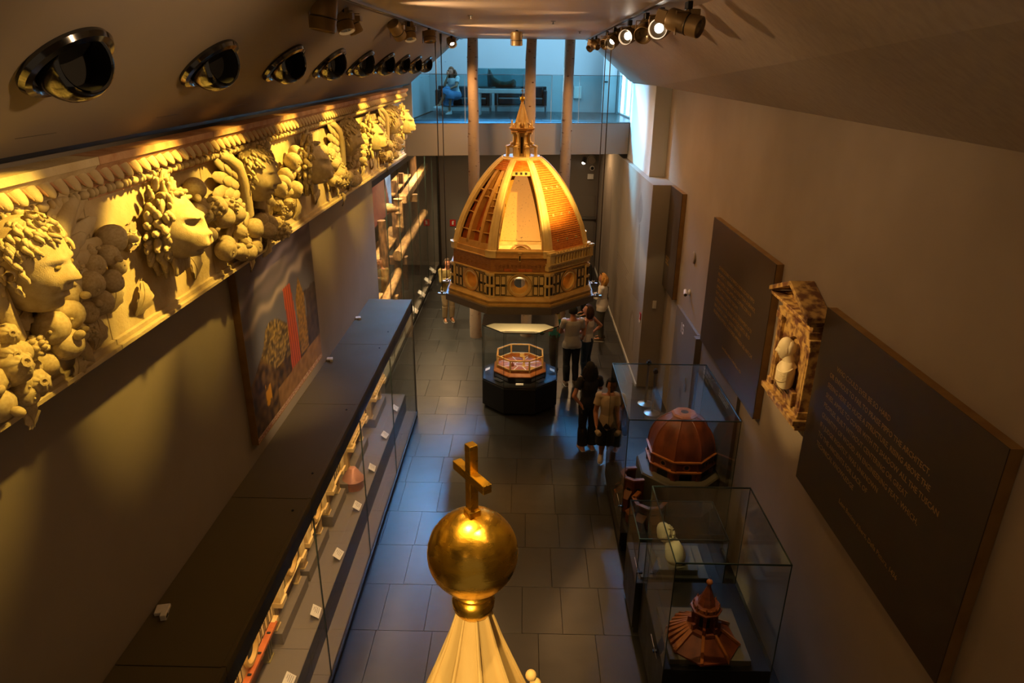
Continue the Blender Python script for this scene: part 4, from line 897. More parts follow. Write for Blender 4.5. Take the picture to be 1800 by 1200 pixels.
text('inscription', "PHILIPPVS ARCHITECTVS\nQVANTVM ARTE DAEDALEA\nVALVERIT CVM HVIVS\nCELEBERRIMI TEMPLI", .03, 'ink', tb, T(*(-Vector(tb.location))) @ T(2.804, 6.93, 3.25) @ TM, 'LEFT', .001)
wp(MB().box((2.80, 6.27, 3.95), (2.945, 7.13, 4.02)).box((2.83, 6.29, 4.02), (2.945, 7.11, 4.10)).box((2.76, 6.21, 4.10), (2.945, 7.19, 4.13)).box((2.72, 6.18, 4.13), (2.945, 7.22, 4.16)), 'entablature', 'stone', None, bevel=.004)
wp(MB().add([(2.85,6.24,4.16),(2.85,7.16,4.16),(2.85,6.7,4.33),(2.945,6.24,4.16),(2.945,7.16,4.16),(2.945,6.7,4.33)], [(0,1,2),(3,5,4),(0,3,4,1),(1,4,5,2),(2,5,3,0)]), 'tympanum', 'stone', None)
for s in (-1, 1):
    d = [(6.7+s*.54, 4.16), (6.7, 4.37), (6.7, 4.42), (6.7+s*.54, 4.21)]; wp(MB().add([(2.70, y, z) for y, z in d] + [(2.945, y, z) for y, z in d], [(0,1,2,3),(7,6,5,4),(0,4,5,1),(1,5,6,2),(2,6,7,3),(3,7,4,0)]), 'raking_cornice', 'stone', None, bevel=.004)
def bust(loc, s, rz, name, label, m):
    t = thing(name, label, 'bust', loc, rz); t.scale = (s, s, s)
    h = head('human', 56, 44).mesh('head', 80); h.transform(T(.05, 0, .455) @ R(radians(6),'Y') @ Sc(.118,.120,.150)); link('head', h, m, t)
    b = MB(); r = random.Random(3)
    b.sphere((.038,0,.468), (.108,.094,.128), 40, 28, None, lambda d: 1 - .20*max(0, min(1, (d.x+.30)/.3)) - .20*max(0, d.z-.45) - .3*max(0, -d.z-.45) + .035*noise.noise(d*10))
    b.build('hair', m, t, smooth=80)
    MB().tube([(-.03,0,.20),(.0,0,.28),(.025,0,.40)], [.095,.070,.066], 16).build('neck', m, t, smooth=80)
    b = MB(); secs = []
    for z, rx, ry in ((0,.100,.235),(.06,.108,.240),(.13,.112,.240),(.185,.108,.236),(.225,.096,.212),(.262,.078,.145),(.295,.062,.08)): secs.append([(rx*cos(u) + .02*z, ry*sin(u)*(1 + .0*z), z) for u in [2*pi*k/28 for k in range(28)]])
    b.sweep(secs); b.build('chest', m, t, smooth=80)
    for k in range(7):
        f = k/6; b = MB(); pts = []; rs = []
        for i in range(15):
            u = -1 + i/7; aa = 2.3*u; z = .268 - .17*f - .08*(1-u*u)*(1-.4*f) + .06*f*u; y = .232*sin(aa); x = .104*cos(aa) + .004; pts.append((x, y, max(.02, z))); rs.append(.008 + .013*(1-u*u))
        b.tube(pts, rs, 7); b.build('drapery_fold', m, t, smooth=80)
    return t
bust((2.82, 6.7, 3.295), .84, radians(158), 'marble_bust', 'pale marble bust of a bald robed man inside the brown tabernacle', 'stonep')
# ------------------------------------------------------------ glass cases on the right
def glass_case(name, label, x0, x1, y0, y1, zb, zt, plate=None, base='charcoal'):
    t = thing(name, label, 'display case', ((x0+x1)/2, (y0+y1)/2, 0), 0); wp = wparts(t); g = .008
    wp(MB().box((x0+.03, y0+.03, 0), (x1-.03, y1-.03, .10)), 'kickboard', 'blackm', None); wp(MB().box((x0, y0, .10), (x1, y1, zb)), 'base', base, None, bevel=.004)
    for nm, a, c in (('front_pane', (x0,y0,zb), (x1,y0+g,zt)), ('back_pane', (x0,y1-g,zb), (x1,y1,zt)), ('left_pane', (x0,y0+g,zb), (x0+g,y1-g,zt)), ('right_pane', (x1-g,y0+g,zb), (x1,y1-g,zt))): wp(MB().box(a, c), nm, 'glass', None)
    wp(MB().box((x0,y0,zt+.001), (x1,y1,zt+.01)), 'top_pane', 'glasst', None)
    e = .007
    for nm, a, c in (('edge', (x0-.001,y0-.001,zb), (x0+e,y0+e,zt)), ('edge', (x1-e,y0-.001,zb), (x1+.001,y0+e,zt)), ('edge', (x0-.001,y1-e,zb), (x0+e,y1+.001,zt)), ('edge', (x1-e,y1-e,zb), (x1+.001,y1+.001,zt)),
        ('edge', (x0-.002,y0-.002,zt-.002), (x1+.002,y0+e,zt+.013)), ('edge', (x0-.002,y1-e,zt-.002), (x1+.002,y1+.002,zt+.013)), ('edge', (x0-.002,y0+e,zt-.002), (x0+e,y1-e,zt+.013)), ('edge', (x1-e,y0+e,zt-.002), (x1+.002,y1-e,zt+.013))): wp(MB().box(a, c), nm, 'edge', None)
    if plate:
        for i, (a, c, z0, z1) in enumerate(plate): wp(MB().box((a[0], a[1], z0), (c[0], c[1], z1)), 'display_plate', 'plate', None, bevel=.003)
    return t
cA = glass_case('glass_case', 'tall glass case nearest the camera on the right, holding the small wooden lantern', 1.45, 2.52, 5.14, 6.40, .86, 2.15, [((1.52,5.2),(2.33,5.92),.862,.93)])
cM = glass_case('glass_case', 'lower glass case holding the plaster head, behind the nearest case', 1.38, 2.40, 6.46, 7.22, .78, 1.40, [((1.45,6.52),(2.25,7.12),.782,.82), ((1.60,6.56),(2.12,7.02),.822,.90)])
cW = glass_case('glass_case', 'big glass case holding the walnut dome, farthest of three on the right', 1.42, 2.89, 7.99, 9.86, .34, 2.12)
wp = wparts(cW); wp(MB().lathe([(.60/C8,.342),(.60/C8,.84),(.58/C8,.86)], 8, T(2.40, 8.98, 0), phase=pi/8), 'octagonal_plinth', 'plate', None)
# walnut dome
wd = thing('walnut_dome_model', 'dark walnut eight-sided dome model with open top in the far right case', 'model', (2.40, 8.98, .862)); A8 = .455
def wprof(t): return A8*sqrt(max(0, 1 - (t*.93)**2.1))
octring(MB(), [(.44,0),(.44,.27)]).build('drum', 'wood', wd)
for z, nm in ((.30, 'upper_cornice'), (.135, 'lower_cornice')):
    octring(MB(), [(.44,z-.03),(.455,z-.025),(.465,z-.005),(.485,z),(.485,z+.018),(.44,z+.022)]).build(nm, 'woodl', wd)
for k in range(8):
    th = k*pi/4
    b = MB()
    for i in range(12):
        t0, t1 = i/12, (i+1)/12; a0, a1 = wprof(t0), wprof(t1)
        b.add([(a0, -a0*T8, .32+t0*.52), (a0, a0*T8, .32+t0*.52), (a1, a1*T8, .32+t1*.52), (a1, -a1*T8, .32+t1*.52)], [(0,1,2,3)], R(th))
    b.build('dome_panel', 'wood', wd, smooth=60, weld=True)
    MB().tube([(wprof(i/12)/C8*cos(th+pi/8), wprof(i/12)/C8*sin(th+pi/8), .32+i/12*.52) for i in range(13)], .010, 6).build('rib', 'wood', wd, smooth=60)
    f = MB().lathe([(.05,0),(.055,.012),(.035,.012),(.03,0)], 20, R(th) @ T(.44,0,.21) @ R(pi/2,'Y'), cap=False).build('oculus', 'woodl', wd, smooth=40); MB().lathe([(.034,0),(.034,.006)], 16, R(th) @ T(.44,0,.21) @ R(pi/2,'Y')).build('oculus_hole', 'blackm', f)
    MB().box((.425, -.09, .0), (.446, .09, .07), R(th)).lathe([(.09,-.01),(.09,.006)], 20, R(th) @ T(.44, 0, .05) @ R(pi/2,'Y')).build('arch_opening', 'blackm', wd)
    MB().cbox((.47,0,.14), (.05,.07,.30), R(th+pi/8)).build('corner_pier', 'wood', wd, bevel=.004)
octring(MB(), [(.16,.83),(.175,.84),(.175,.865),(.15,.885),(.10,.89)]).build('top_ring', 'woodl', wd); MB().lathe([(.055,.889),(.055,.8915),(.001,.8915)], 20).build('top_hole', 'blackm', wd)
def tribune(x, y, z, r, h, rz, label, chapel):
    t = thing('tribune_model', label, 'model', (x, y, z), rz, 'walnut apse models in the far right case'); n = 8
    for k in range(5):
        th = k*pi/4 - pi/2; b = MB().box((r-.02, -r*T8, 0), (r, r*T8, h), R(th)); wl_ = b.build('wall', 'wood', t)
        MB().box((r-.035, -r*T8-.012, h-.02), (r+.018, r*T8+.012, h), R(th)).box((r-.03, -r*T8-.01, h+.0), (r+.026, r*T8+.014, h+.012), R(th)).build('cornice', 'woodl', t)
        MB().box((r-.005, -.03, h*.25), (r+.004, .03, h*.7), R(th)).build('window', 'blackm', wl_)
        MB().cbox((r/C8, 0, h*.5), (.03, .03, h), R(th+pi/8)).build('pier', 'wood', t)
        if chapel and 0 < k < 4:
            MB().add([(r, -r*T8*.85, h*.62), (r, r*T8*.85, h*.62), (r+.12, r*T8*.7, h*.45), (r+.12, -r*T8*.7, h*.45)], [(0,1,2,3),(3,2,1,0)], R(th)).build('lean_roof', 'woodl', t)
            MB().box((r, -r*T8*.7, 0), (r+.11, r*T8*.7, h*.44), R(th)).build('chapel', 'wood', t)
    return t
tribune(1.70, 8.72, .342, .17, .50, radians(190), 'tall open-topped walnut apse beside the big walnut dome', True)
tribune(1.86, 8.30, .342, .21, .34, radians(235), 'low open-topped walnut apse at the front of the far right case', True)
# caption plates on the right cases
for x, y, z, lb in ((1.385, 8.05, .80, 'tilted cream caption plate on the far right case'), (1.345, 6.30, 1.13, 'tilted cream caption plate beside the plaster head'), (1.415, 5.46, .83, 'tilted cream caption plate nearest the camera on the right')):
    t = thing('caption_plate', lb, 'caption plate', (x, y, z)); MB().cbox((0,0,0), (.005,.15,.20), R(radians(-14),'Y') @ R(radians(8),'X')).build('plate', 'card', t); MB().cbox((.03,0,-.06), (.07,.03,.02)).build('bracket', 'black', t); b = MB()
    for k in range(4): b.cbox((-.0035, .01, .05-.02*k), (.001,.09,.004), R(radians(-14),'Y') @ R(radians(8),'X'))
    o = b.build('print', 'ink', t); o['kind'] = 'stuff'
# plaster head
mh = thing('plaster_bust', 'pale plaster head tilted forward in the lower glass case on the right', 'bust', (1.80, 6.78, .90), radians(150))
hm = head('human', 56, 44).mesh('head', 80); hm.transform(T(.05, 0, .33) @ R(radians(28),'Y') @ Sc(.115,.112,.15)); link('head', hm, 'mask', mh)
MB().tube([(-.10,0,0),(-.10,0,.06),(-.07,0,.16),(-.02,0,.27)], [.105,.125,.11,.075], 18).build('shoulder_stump', 'mask', mh, smooth=80)
b = MB(); r = random.Random(4)
for i in range(60):
    a = r.uniform(1.2, 5.1); e = r.uniform(-.5, .6); p = Vector((.115*cos(e)*cos(a)*1.0, .112*cos(e)*sin(a), .145*sin(e))); p = R(radians(28),'Y') @ p; b.sphere((.05+p.x*.94, p.y*.80, .33+p.z*.97), .011, 6, 5)
o = b.build('hair', 'mask', mh, smooth=80); o['kind'] = 'stuff'
# small wooden lantern on its slice of roof
sl = thing('walnut_lantern_model', 'small red walnut lantern on a ribbed roof slice in the nearest glass case', 'model', (1.90, 5.47, .93), radians(8))
for k in range(8):
    th = k*pi/4; r0, r1 = .34, .15; ribs = k in (2, 3, 4)
    b = MB().add([(r0, -r0*T8, .0), (r0, r0*T8, .0), (r1, r1*T8, .15), (r1, -r1*T8, .15), (r0, -r0*T8, .02), (r0, r0*T8, .02), (r1, r1*T8, .17), (r1, -r1*T8, .17)], [(3,2,1,0),(4,5,6,7),(0,1,5,4),(1,2,6,5),(2,3,7,6),(3,0,4,7)], R(th))
    b.build('roof_slope', 'woodm' if ribs else 'wood', sl)
    for i in range(4 if ribs else 1):
        s = (-.75 + .5*i) if ribs else -.97; b = MB().sweep([[Vector((rr, s*rr*T8 + d, z + e)) for d, e in ((-.016,0),(.016,0),(.016,.035),(-.016,.035))] for rr, z in ((r0+.01,.015),((r0+r1)/2,.095),(r1,.17))], mx=R(th)); b.build('batten', 'woodl', sl)
octring(MB(), [(.15,.15),(.165,.17),(.16,.20),(.12,.205),(.085,.21),(.085,.385),(.11,.40)]).build('core', 'woodm', sl)
for k in range(8):
    th = k*pi/4 + pi/8; MB().box((.08,-.014,.20), (.165,.014,.27), R(th)).box((.08,-.014,.27), (.13,.014,.34), R(th)).box((.075,-.018,.34), (.12,.018,.38), R(th)).build('buttress', 'wood', sl)
    MB().box((.084,-.018,.23), (.09,.018,.35), R(k*pi/4)).build('window', 'blackm', sl)
    MB().lathe([(.008,.425),(.012,.44),(.006,.46),(.011,.475),(.002,.50)], 8, R(th) @ T(.125,0,0)).build('finial', 'woodl', sl, smooth=40)
    MB().lathe([(.022,0),(.022,.01)], 12, R(k*pi/4) @ T(.118,0,.45) @ R(pi/2,'Y')).build('gallery_arch', 'woodl', sl)
octring(MB(), [(.09,.38),(.125,.395),(.145,.41),(.145,.425),(.115,.43),(.12,.46),(.125,.47),(.09,.475)]).build('gallery', 'wood', sl)
flute(MB(), .45, .70, .10, .014, 8, .1).build('spire', 'woodm', sl); MB().sphere((0,0,.735), .032, 20, 14).build('ball', 'woodl', sl, smooth=80); MB().tube([(0,0,.76),(0,0,.80)], .003, 6).build('pin', 'steel', sl)
spot((1.75, 5.4, 2.9) if False else (.9, 5.0, 6.6), (1.9, 5.5, 1.2), 420, 11, (1,.62,.28), .5, .03)
spot((1.05, 7.4, 6.62), (2.35, 8.9, 1.4), 560, 14, (1,.55,.22), .5, .03)
spot((-1.42, 5.2, 6.6), (1.85, 6.8, 1.15), 1500, 8, (1,.70,.34), .5, .03)
# ------------------------------------------------------------ octagonal case under the dome
OC = (-.035, 12.8)
oc = thing('octagonal_case', 'black octagonal display case with glass sides under the hanging dome', 'display case', (OC[0], OC[1], 0))
octring(MB(), [(.66,0),(.66,.07)]).build('kickboard', 'blackm', oc); octring(MB(), [(.745,.07),(.75,.08),(.75,.60),(.745,.605)]).build('base', 'black', oc); octring(MB(), [(.735,.604),(.735,.63),(.50,.634)]).build('deck', 'charcoal', oc)
for k in range(8):
    th = k*pi/4; MB().box((.742, -.742*T8+.002, .60), (.75, .742*T8-.002, 1.77), R(th)).build('glass_pane', 'glass', oc); rc = .75/C8
    MB().cbox((rc-.004, 0, 1.19), (.006,.006,1.16), R(th+pi/8)).build('pane_joint', 'edge', oc); MB().box((.738,-.75*T8,1.764), (.753,.75*T8,1.776), R(th)).build('top_edge', 'edge', oc)
    if k in (5, 6, 7):
        MB().cbox((.62 if k == 6 else .60, 0, .655), (.09, .15 if k == 6 else .22, .004), R(th) @ T(0,0,0)).build('caption', 'card' if k == 6 else 'steel', oc)
    if k in (0, 4): MB().cbox((.66, 0, .70), (.10,.12,.004), R(th) @ T(.66,0,.7) @ R(radians(25),'Y') @ T(-.66,0,-.7)).build('caption', 'card', oc)
b = octring(MB(), [(.748,1.772),(.748,1.782)]); b.build('top_pane', 'glassm', oc)
wk = thing('scaffold_model', 'small open octagonal wooden drum model with white tie-beams in the octagonal case', 'model', (OC[0], OC[1]-.02, .636))
octring(MB(), [(.52,0),(.52,.10),(.50,.11)]).build('plinth', 'black', wk)
for k in (5, 7): MB().box((.518,-.19,.03), (.524,.19,.09), R(k*pi/4)).build('mirror_strip', 'steel', wk)
octring(MB(), [(.505,.115),(.525,.12),(.525,.14),(.475,.19),(.46,.19)]).build('base', 'woodl', wk); octring(MB(), [(.455,.17),(.455,.18)]).build('floor_board', mat('model_floor', '#8a5040', .5), wk)
for k in range(8):
    th = k*pi/4; a = .455; MB().box((a-.012,-a*T8,.18), (a+.008,a*T8,.25), R(th)).build('low_wall', 'woodl', wk); MB().cbox((a/C8, 0, .32), (.026,.026,.28), R(th+pi/8)).build('post', 'limb', wk)
    MB().box((a-.012,-a*T8,.435), (a+.012,a*T8,.46), R(th)).build('rail', 'creamd' if k in (0,1,2,3) else 'limb', wk); MB().box((a-.014,-a*T8,.245), (a+.01,a*T8,.262), R(th)).build('sill_rail', 'creamd', wk)
    MB().box((.10,-.006,.185), (.42,.006,.197), R(th+pi/8)).build('tie_beam', 'card', wk)
for k in range(8): MB().box((.088,-.045,.185), (.10,.045,.197), R(k*pi/4)).build('hub_beam', 'card', wk)
MB().box((.06,-.10,.18), (.10,-.06,.40)).build('pillar', 'creamd', wk); MB().cbox((.04,.10,.36), (.09,.07,.07)).build('winch_house', 'creamd', wk); MB().box((.04,-.13,.18), (.13,-.03,.20)).build('pillar_foot', 'creamd', wk)
for i in range(4): MB().cbox((.28+.02*i, -.22+.11*i, .20+.03*(i % 2)), (.22,.012,.012), R(.3*i)).build('scaffold_pole', 'creamd', wk)
for i in range(5): MB().cbox((.24, -.30+.012*i, .19+.012*i), (.07,.014,.012)).build('stair_step', 'creamd', wk)
fg = thing('figurine', 'tiny dark figure of a mason standing inside the scaffold model', 'figurine', (OC[0]-.15, OC[1]-.12, .816)); MB().lathe([(.03,0),(.032,.03),(.02,.07),(.008,.09)], 10).build('robe', 'wood', fg, smooth=50); MB().sphere((0,0,.10), .014, 10, 8).build('head', 'woodl', fg, smooth=80)
for k in (5, 6, 7): spot((OC[0] + .68*cos(k*pi/4), OC[1] + .68*sin(k*pi/4), 1.75), (OC[0], OC[1], .75), 22, 75, (1,.66,.32), .6, .004)
spot((OC[0], OC[1]+.2, 1.82), (OC[0], OC[1]+.5, 2.6), 170, 165, (1,.72,.32), .4, .10)  # added floating uplight, brightens the platform underside for its reflection
# ------------------------------------------------------------ tall showcase with old timbers, under the balcony
ts = thing('tall_showcase', 'tall glazed showcase of old building timbers set into the left wall under the balcony', 'display case', (-2.9, 18.1, 0)); wp = wparts(ts)
wp(MB().box((-4.33, 12.9, .0), (-2.93, 23.26, .16)), 'plinth', 'greypl', None); wp(MB().box((-2.94, 12.9, 0), (-2.925, 23.26, .10)), 'kickboard', 'blackm', None); wp(MB().box((-2.98, 12.9, 4.30), (-2.88, 23.2, 4.44)), 'header', 'black', None)
gy = [12.9 + i*1.48 for i in range(8)]
for a, c in zip(gy, gy[1:]): wp(MB().box((-2.915, a+.004, .12), (-2.905, min(c, 23.24)-.004, 4.31)), 'glass_pane', 'glass', None); wp(MB().box((-2.918, c-.008, .12), (-2.902, c-.001, 4.31)), 'pane_joint', 'edge', None)
wp(MB().box((-2.95, 23.2, 0), (-2.88, 23.27, 4.44)), 'frame_post', 'black', None); wp(MB().box((-2.95, 12.885, 0), (-2.90, 12.91, 4.44)), 'frame_post', 'black', None)
def beam(name, label, pts, r, m, n=9, grp='old timbers in the tall showcase', seed=0, square=None):
    o = MB()
    if square:
        a, c = Vector(pts[0]), Vector(pts[1]); d = c - a; mx = Matrix.Translation((a+c)/2) @ d.to_track_quat('Y', 'Z').to_matrix().to_4x4(); o.cbox((0,0,0), (square[0], d.length, square[1]), mx); ob = o.build(name, m, bevel=.008)
    else:
        r_ = random.Random(seed); P = [Vector(pts[0]).lerp(Vector(pts[-1]), i/8) + Vector((r_.uniform(-1,1), r_.uniform(-1,1), r_.uniform(-1,1)))*r*.10 for i in range(9)]; o.tube(P, [r*(1 + r_.uniform(-.08,.08)) for _ in P], n); ob = o.build(name, m, smooth=50)
    return tag(ob, label, 'timber', grp)
X = -3.45
beam('timber_post', 'stout old post in the middle of the showcase, below the screen', [(X, 16.4, .17), (X, 16.4, 3.0)], .11, 'beam', seed=1)
beam('timber_post', 'tallest upright pole at the far end of the timber showcase', [(X, 21.6, .17), (X, 21.6, 3.95)], .12, 'beam', seed=2)
beam('timber_post', 'dark square upright at the centre of the timber showcase', [(X-.1, 18.7, .17), (X-.1, 18.7, 3.6)], .1, 'beam', square=(.16,.16))
beam('timber_post', 'square upright just beyond the central timber post', [(X-.1, 19.9, .17), (X-.1, 19.9, 3.65)], .1, 'beam', square=(.14,.14))
beam('timber_post', 'short thick pole rising behind the upper crossbeam', [(X-.3, 17.6, 2.6), (X-.3, 17.6, 3.75)], .10, 'beaml', seed=4)
beam('long_beam', 'upper slanting long beam, pale with worn edges', [(X+.22, 18.2, 3.18), (X+.22, 22.6, 3.50)], .1, 'beaml', square=(.2,.2))
beam('long_beam', 'round log lying across the middle of the showcase', [(X+.25, 16.9, 1.98), (X+.25, 21.8, 2.15)], .13, 'beaml', seed=5)
beam('long_beam', 'lowest round log slanting over the worktable', [(X+.25, 13.2, 1.18), (X+.25, 17.0, 1.55)], .10, 'beaml', seed=6)
beam('cross_beam', 'short squared crossbeam under the middle log', [(X-.75, 17.2, 1.80), (X+.45, 17.2, 1.80)], .1, 'beam', square=(.2,.2))
beam('cross_beam', 'short crossbeam under the lowest log', [(X-.6, 15.8, 1.2), (X+.42, 15.8, 1.2)], .1, 'beaml', square=(.18,.18))
beam('cross_beam', 'crossbeam holding the upper slanting beam', [(X-.7, 19.3, 3.05), (X+.45, 19.3, 3.05)], .1, 'beaml', square=(.2,.2))
beam('plank', 'broad pale plank laid on the upper frame', [(X-.25, 18.4, 3.26), (X-.25, 21.3, 3.40)], .1, 'beaml', square=(.42,.05))
beam('plank', 'broad plank laid on the middle frame', [(X-.3, 16.4, 2.0), (X-.3, 20.0, 2.05)], .1, 'beaml', square=(.45,.06))
beam('plank', 'worn pale plank at the near end of the showcase', [(X-.1, 13.3, 1.30), (X-.1, 15.6, 1.38)], .1, 'beaml', square=(.4,.06))
beam('timber_rail', 'long dark rail behind the middle log', [(X-.2, 13.2, 1.93), (X-.2, 18.6, 1.93)], .1, 'beam', square=(.14,.16))
pu = thing('wooden_pulley', 'carved wooden pulley bracket hung on the upper beams', 'pulley', (X+.2, 17.6, 2.95)); MB().lathe([(.10,-.35),(.06,-.30),(.06,-.05),(.11,0),(.06,.05),(.07,.30),(.12,.36)], 16, R(0)).build('spindle', 'beaml', pu, smooth=50); MB().tube([(-.6,0,.1),(-.2,0,.12),(.06,0,.1)], [.14,.12,.07], 12).build('roller', 'beaml', pu, smooth=50); MB().sweep([[Vector((x, y, z+d)) for x, y, d in ((.02,-.05,0),(.12,-.05,0),(.12,.05,0),(.02,.05,0))] for z in (-.38,-.25,0,.3)]).build('cheek', 'beaml', pu)
tbw = thing('worktable', 'low pale wooden worktable inside the timber showcase', 'table', (X+.05, 15.6, .16)); MB().cbox((0,0,.30), (.75,1.9,.07)).build('tabletop', 'beaml', tbw, bevel=.01)
for x, y in ((-.3,-.8),(.3,-.8),(-.3,.8),(.3,.8)): MB().cbox((x,y,.13), (.10,.10,.27)).build('leg', 'beam', tbw)
tl = thing('wooden_tackle_block', 'dark wooden tackle block standing on the worktable', 'block', (X+.12, 15.1, .50)); MB().cbox((0,0,.15), (.12,.18,.30)).build('block', 'wood', tl, bevel=.02); MB().lathe([(.10,-.03),(.10,.03)], 18, T(.0,.16,.14) @ R(pi/2,'Y')).build('sheave', 'beaml', tl, smooth=40)
tl = thing('stone_hoist_weight', 'rounded pale stone weight on the worktable', 'weight', (X+.10, 16.0, .50)); MB().sphere((0,0,.12), (.14,.18,.13), 14, 10).build('stone', 'greypl', tl, smooth=80); MB().tube([(0,-.05,.24),(0,0,.31),(0,.05,.24)], .012, 6).build('ring', 'black', tl, smooth=60)
for y, lb in ((17.6, 'nearest'), (19.05, 'second from the camera'), (20.4, 'third from the camera'), (21.6, 'farthest')):
    t = thing('caption_board', f'tilted cream caption board in the timber showcase, {lb}', 'caption board', (-3.08, y, .16), 0, 'caption boards in the timber showcase'); MB().cbox((0,0,.20), (.24,.30,.006), R(radians(38),'Y')).build('board', 'card', t); MB().tube([(-.1,0,0),(-.1,0,.12)], .012, 6).build('stem', 'black', t)
sc = thing('video_screen', 'wall screen showing a red brick vault, in the timber showcase', 'screen', (-3.55, 16.6, 2.85)); MB().box((-.05,-1.55,.0), (.0,1.75,1.38)).build('housing', 'black', sc)
vs = [(.006, -1.5+3.2*i/40, .04+1.30*j/30) for i in range(41) for j in range(31)]; me = bpy.data.meshes.new('display'); me.from_pydata(vs, [], [(i*31+j, (i+1)*31+j, (i+1)*31+j+1, i*31+j+1) for i in range(40) for j in range(30)]); ca = me.color_attributes.new('paint', 'FLOAT_COLOR', 'POINT')
for i in range(41):
    for j in range(31):
        u, v = i/40, j/30; n = noise.noise(Vector((u*30, v*60, 2))); c = mixc(lin('#8a3a26'), lin('#5c2a24'), .5+n)
        if u > .70 + .25*(1-v): c = mixc(lin('#b8d2e8'), lin('#6f8fae'), .5+noise.noise(Vector((u*6, v*6, 3))))
        ca.data[i*31+j].color = (*c, 1)
sm = bpy.data.materials.new('screen_image'); sm.use_nodes = True; at = sm.node_tree.nodes.new('ShaderNodeVertexColor'); at.layer_name = 'paint'; pb = sm.node_tree.nodes['Principled BSDF']
sm.node_tree.links.new(at.outputs[0], pb.inputs['Emission Color']); pb.inputs['Emission Strength'].default_value = 1.8; pb.inputs['Base Color'].default_value = (0,0,0,1); link('display', me, sm, sc)
for y in (14.6, 17.4, 20.4): area((-3.1, y, 4.28), (-3.45, y, 1.6), 230, 1.6, .1, (1,.70,.36), 120)
# ------------------------------------------------------------ people
SKIN = mat('skin', '#b98263', .5, col2='#ad7558', scale=12); SKIN2 = mat('skin_tan', '#a06a48', .5)
CL = {}
def cloth(hexc, rough=.85):
    if hexc not in CL: CL[hexc] = mat('cloth', hexc, rough, bump=.15, scale=30)
    return CL[hexc]
BASE = dict(pelvis=(0,0,.95), waist=(0,.005,1.10), chest=(0,.01,1.30), neck=(0,-.005,1.47), head=(0,.025,1.61),
    ls=(-.175,0,1.41), le=(-.215,-.03,1.13), lw=(-.215,.05,.89), rs=(.175,0,1.41), re=(.215,-.03,1.13), rw=(.215,.05,.89),
    lh=(-.088,0,.91), lk=(-.095,.025,.50), la=(-.095,-.02,.085), lt=(-.105,.13,.03), rh=(.088,0,.91), rk=(.095,.025,.50), ra=(.095,-.02,.085), rt=(.105,.13,.03))
def capsule(b, p, q, r0, r1, n=12):
    p, q = Vector(p), Vector(q); d = q - p
    b.tube([p - d.normalized()*r0*.5, p, p + d*.33, p + d*.66, q, q + d.normalized()*r1*.5], [r0*.85, r0, r0*.68+r1*.32 + .003, r0*.34+r1*.66, r1, r1*.85], n)
    b.sphere(p, r0, 12, 8); b.sphere(q, r1, 12, 8)
def hand(b, w, fdir, side, curl=.5):
    f = Vector(fdir).normalized(); s = Vector(side); s = (s - f*s.dot(f)).normalized(); nrm = f.cross(s)
    m = Matrix((s, f, nrm)).transposed().to_4x4(); m.translation = Vector(w) + f*.045
    b.sphere((0,0,0), (.036,.052,.016), 12, 8, m)
    for i, L in enumerate((.070,.080,.075,.060)):
        p = Vector(w) + f*.088 + s*(.027 - .018*i); d = f.copy(); pts = [p - f*.03, p]
        for k in range(3): d = (d - nrm*curl*.55).normalized(); p = p + d*L/3; pts.append(p.copy())
        b.tube(pts, [.009,.009,.0085,.008,.007], 8)
    p = Vector(w) + f*.03 + s*.030; d = (f*.6 + s*.8 - nrm*.25).normalized(); pts = [p - s*.012, p]
    for k in range(2): p = p + d*.032; pts.append(p.copy()); d = (d + f*.4).normalized()
    b.tube(pts, [.012,.011,.010,.008], 8)
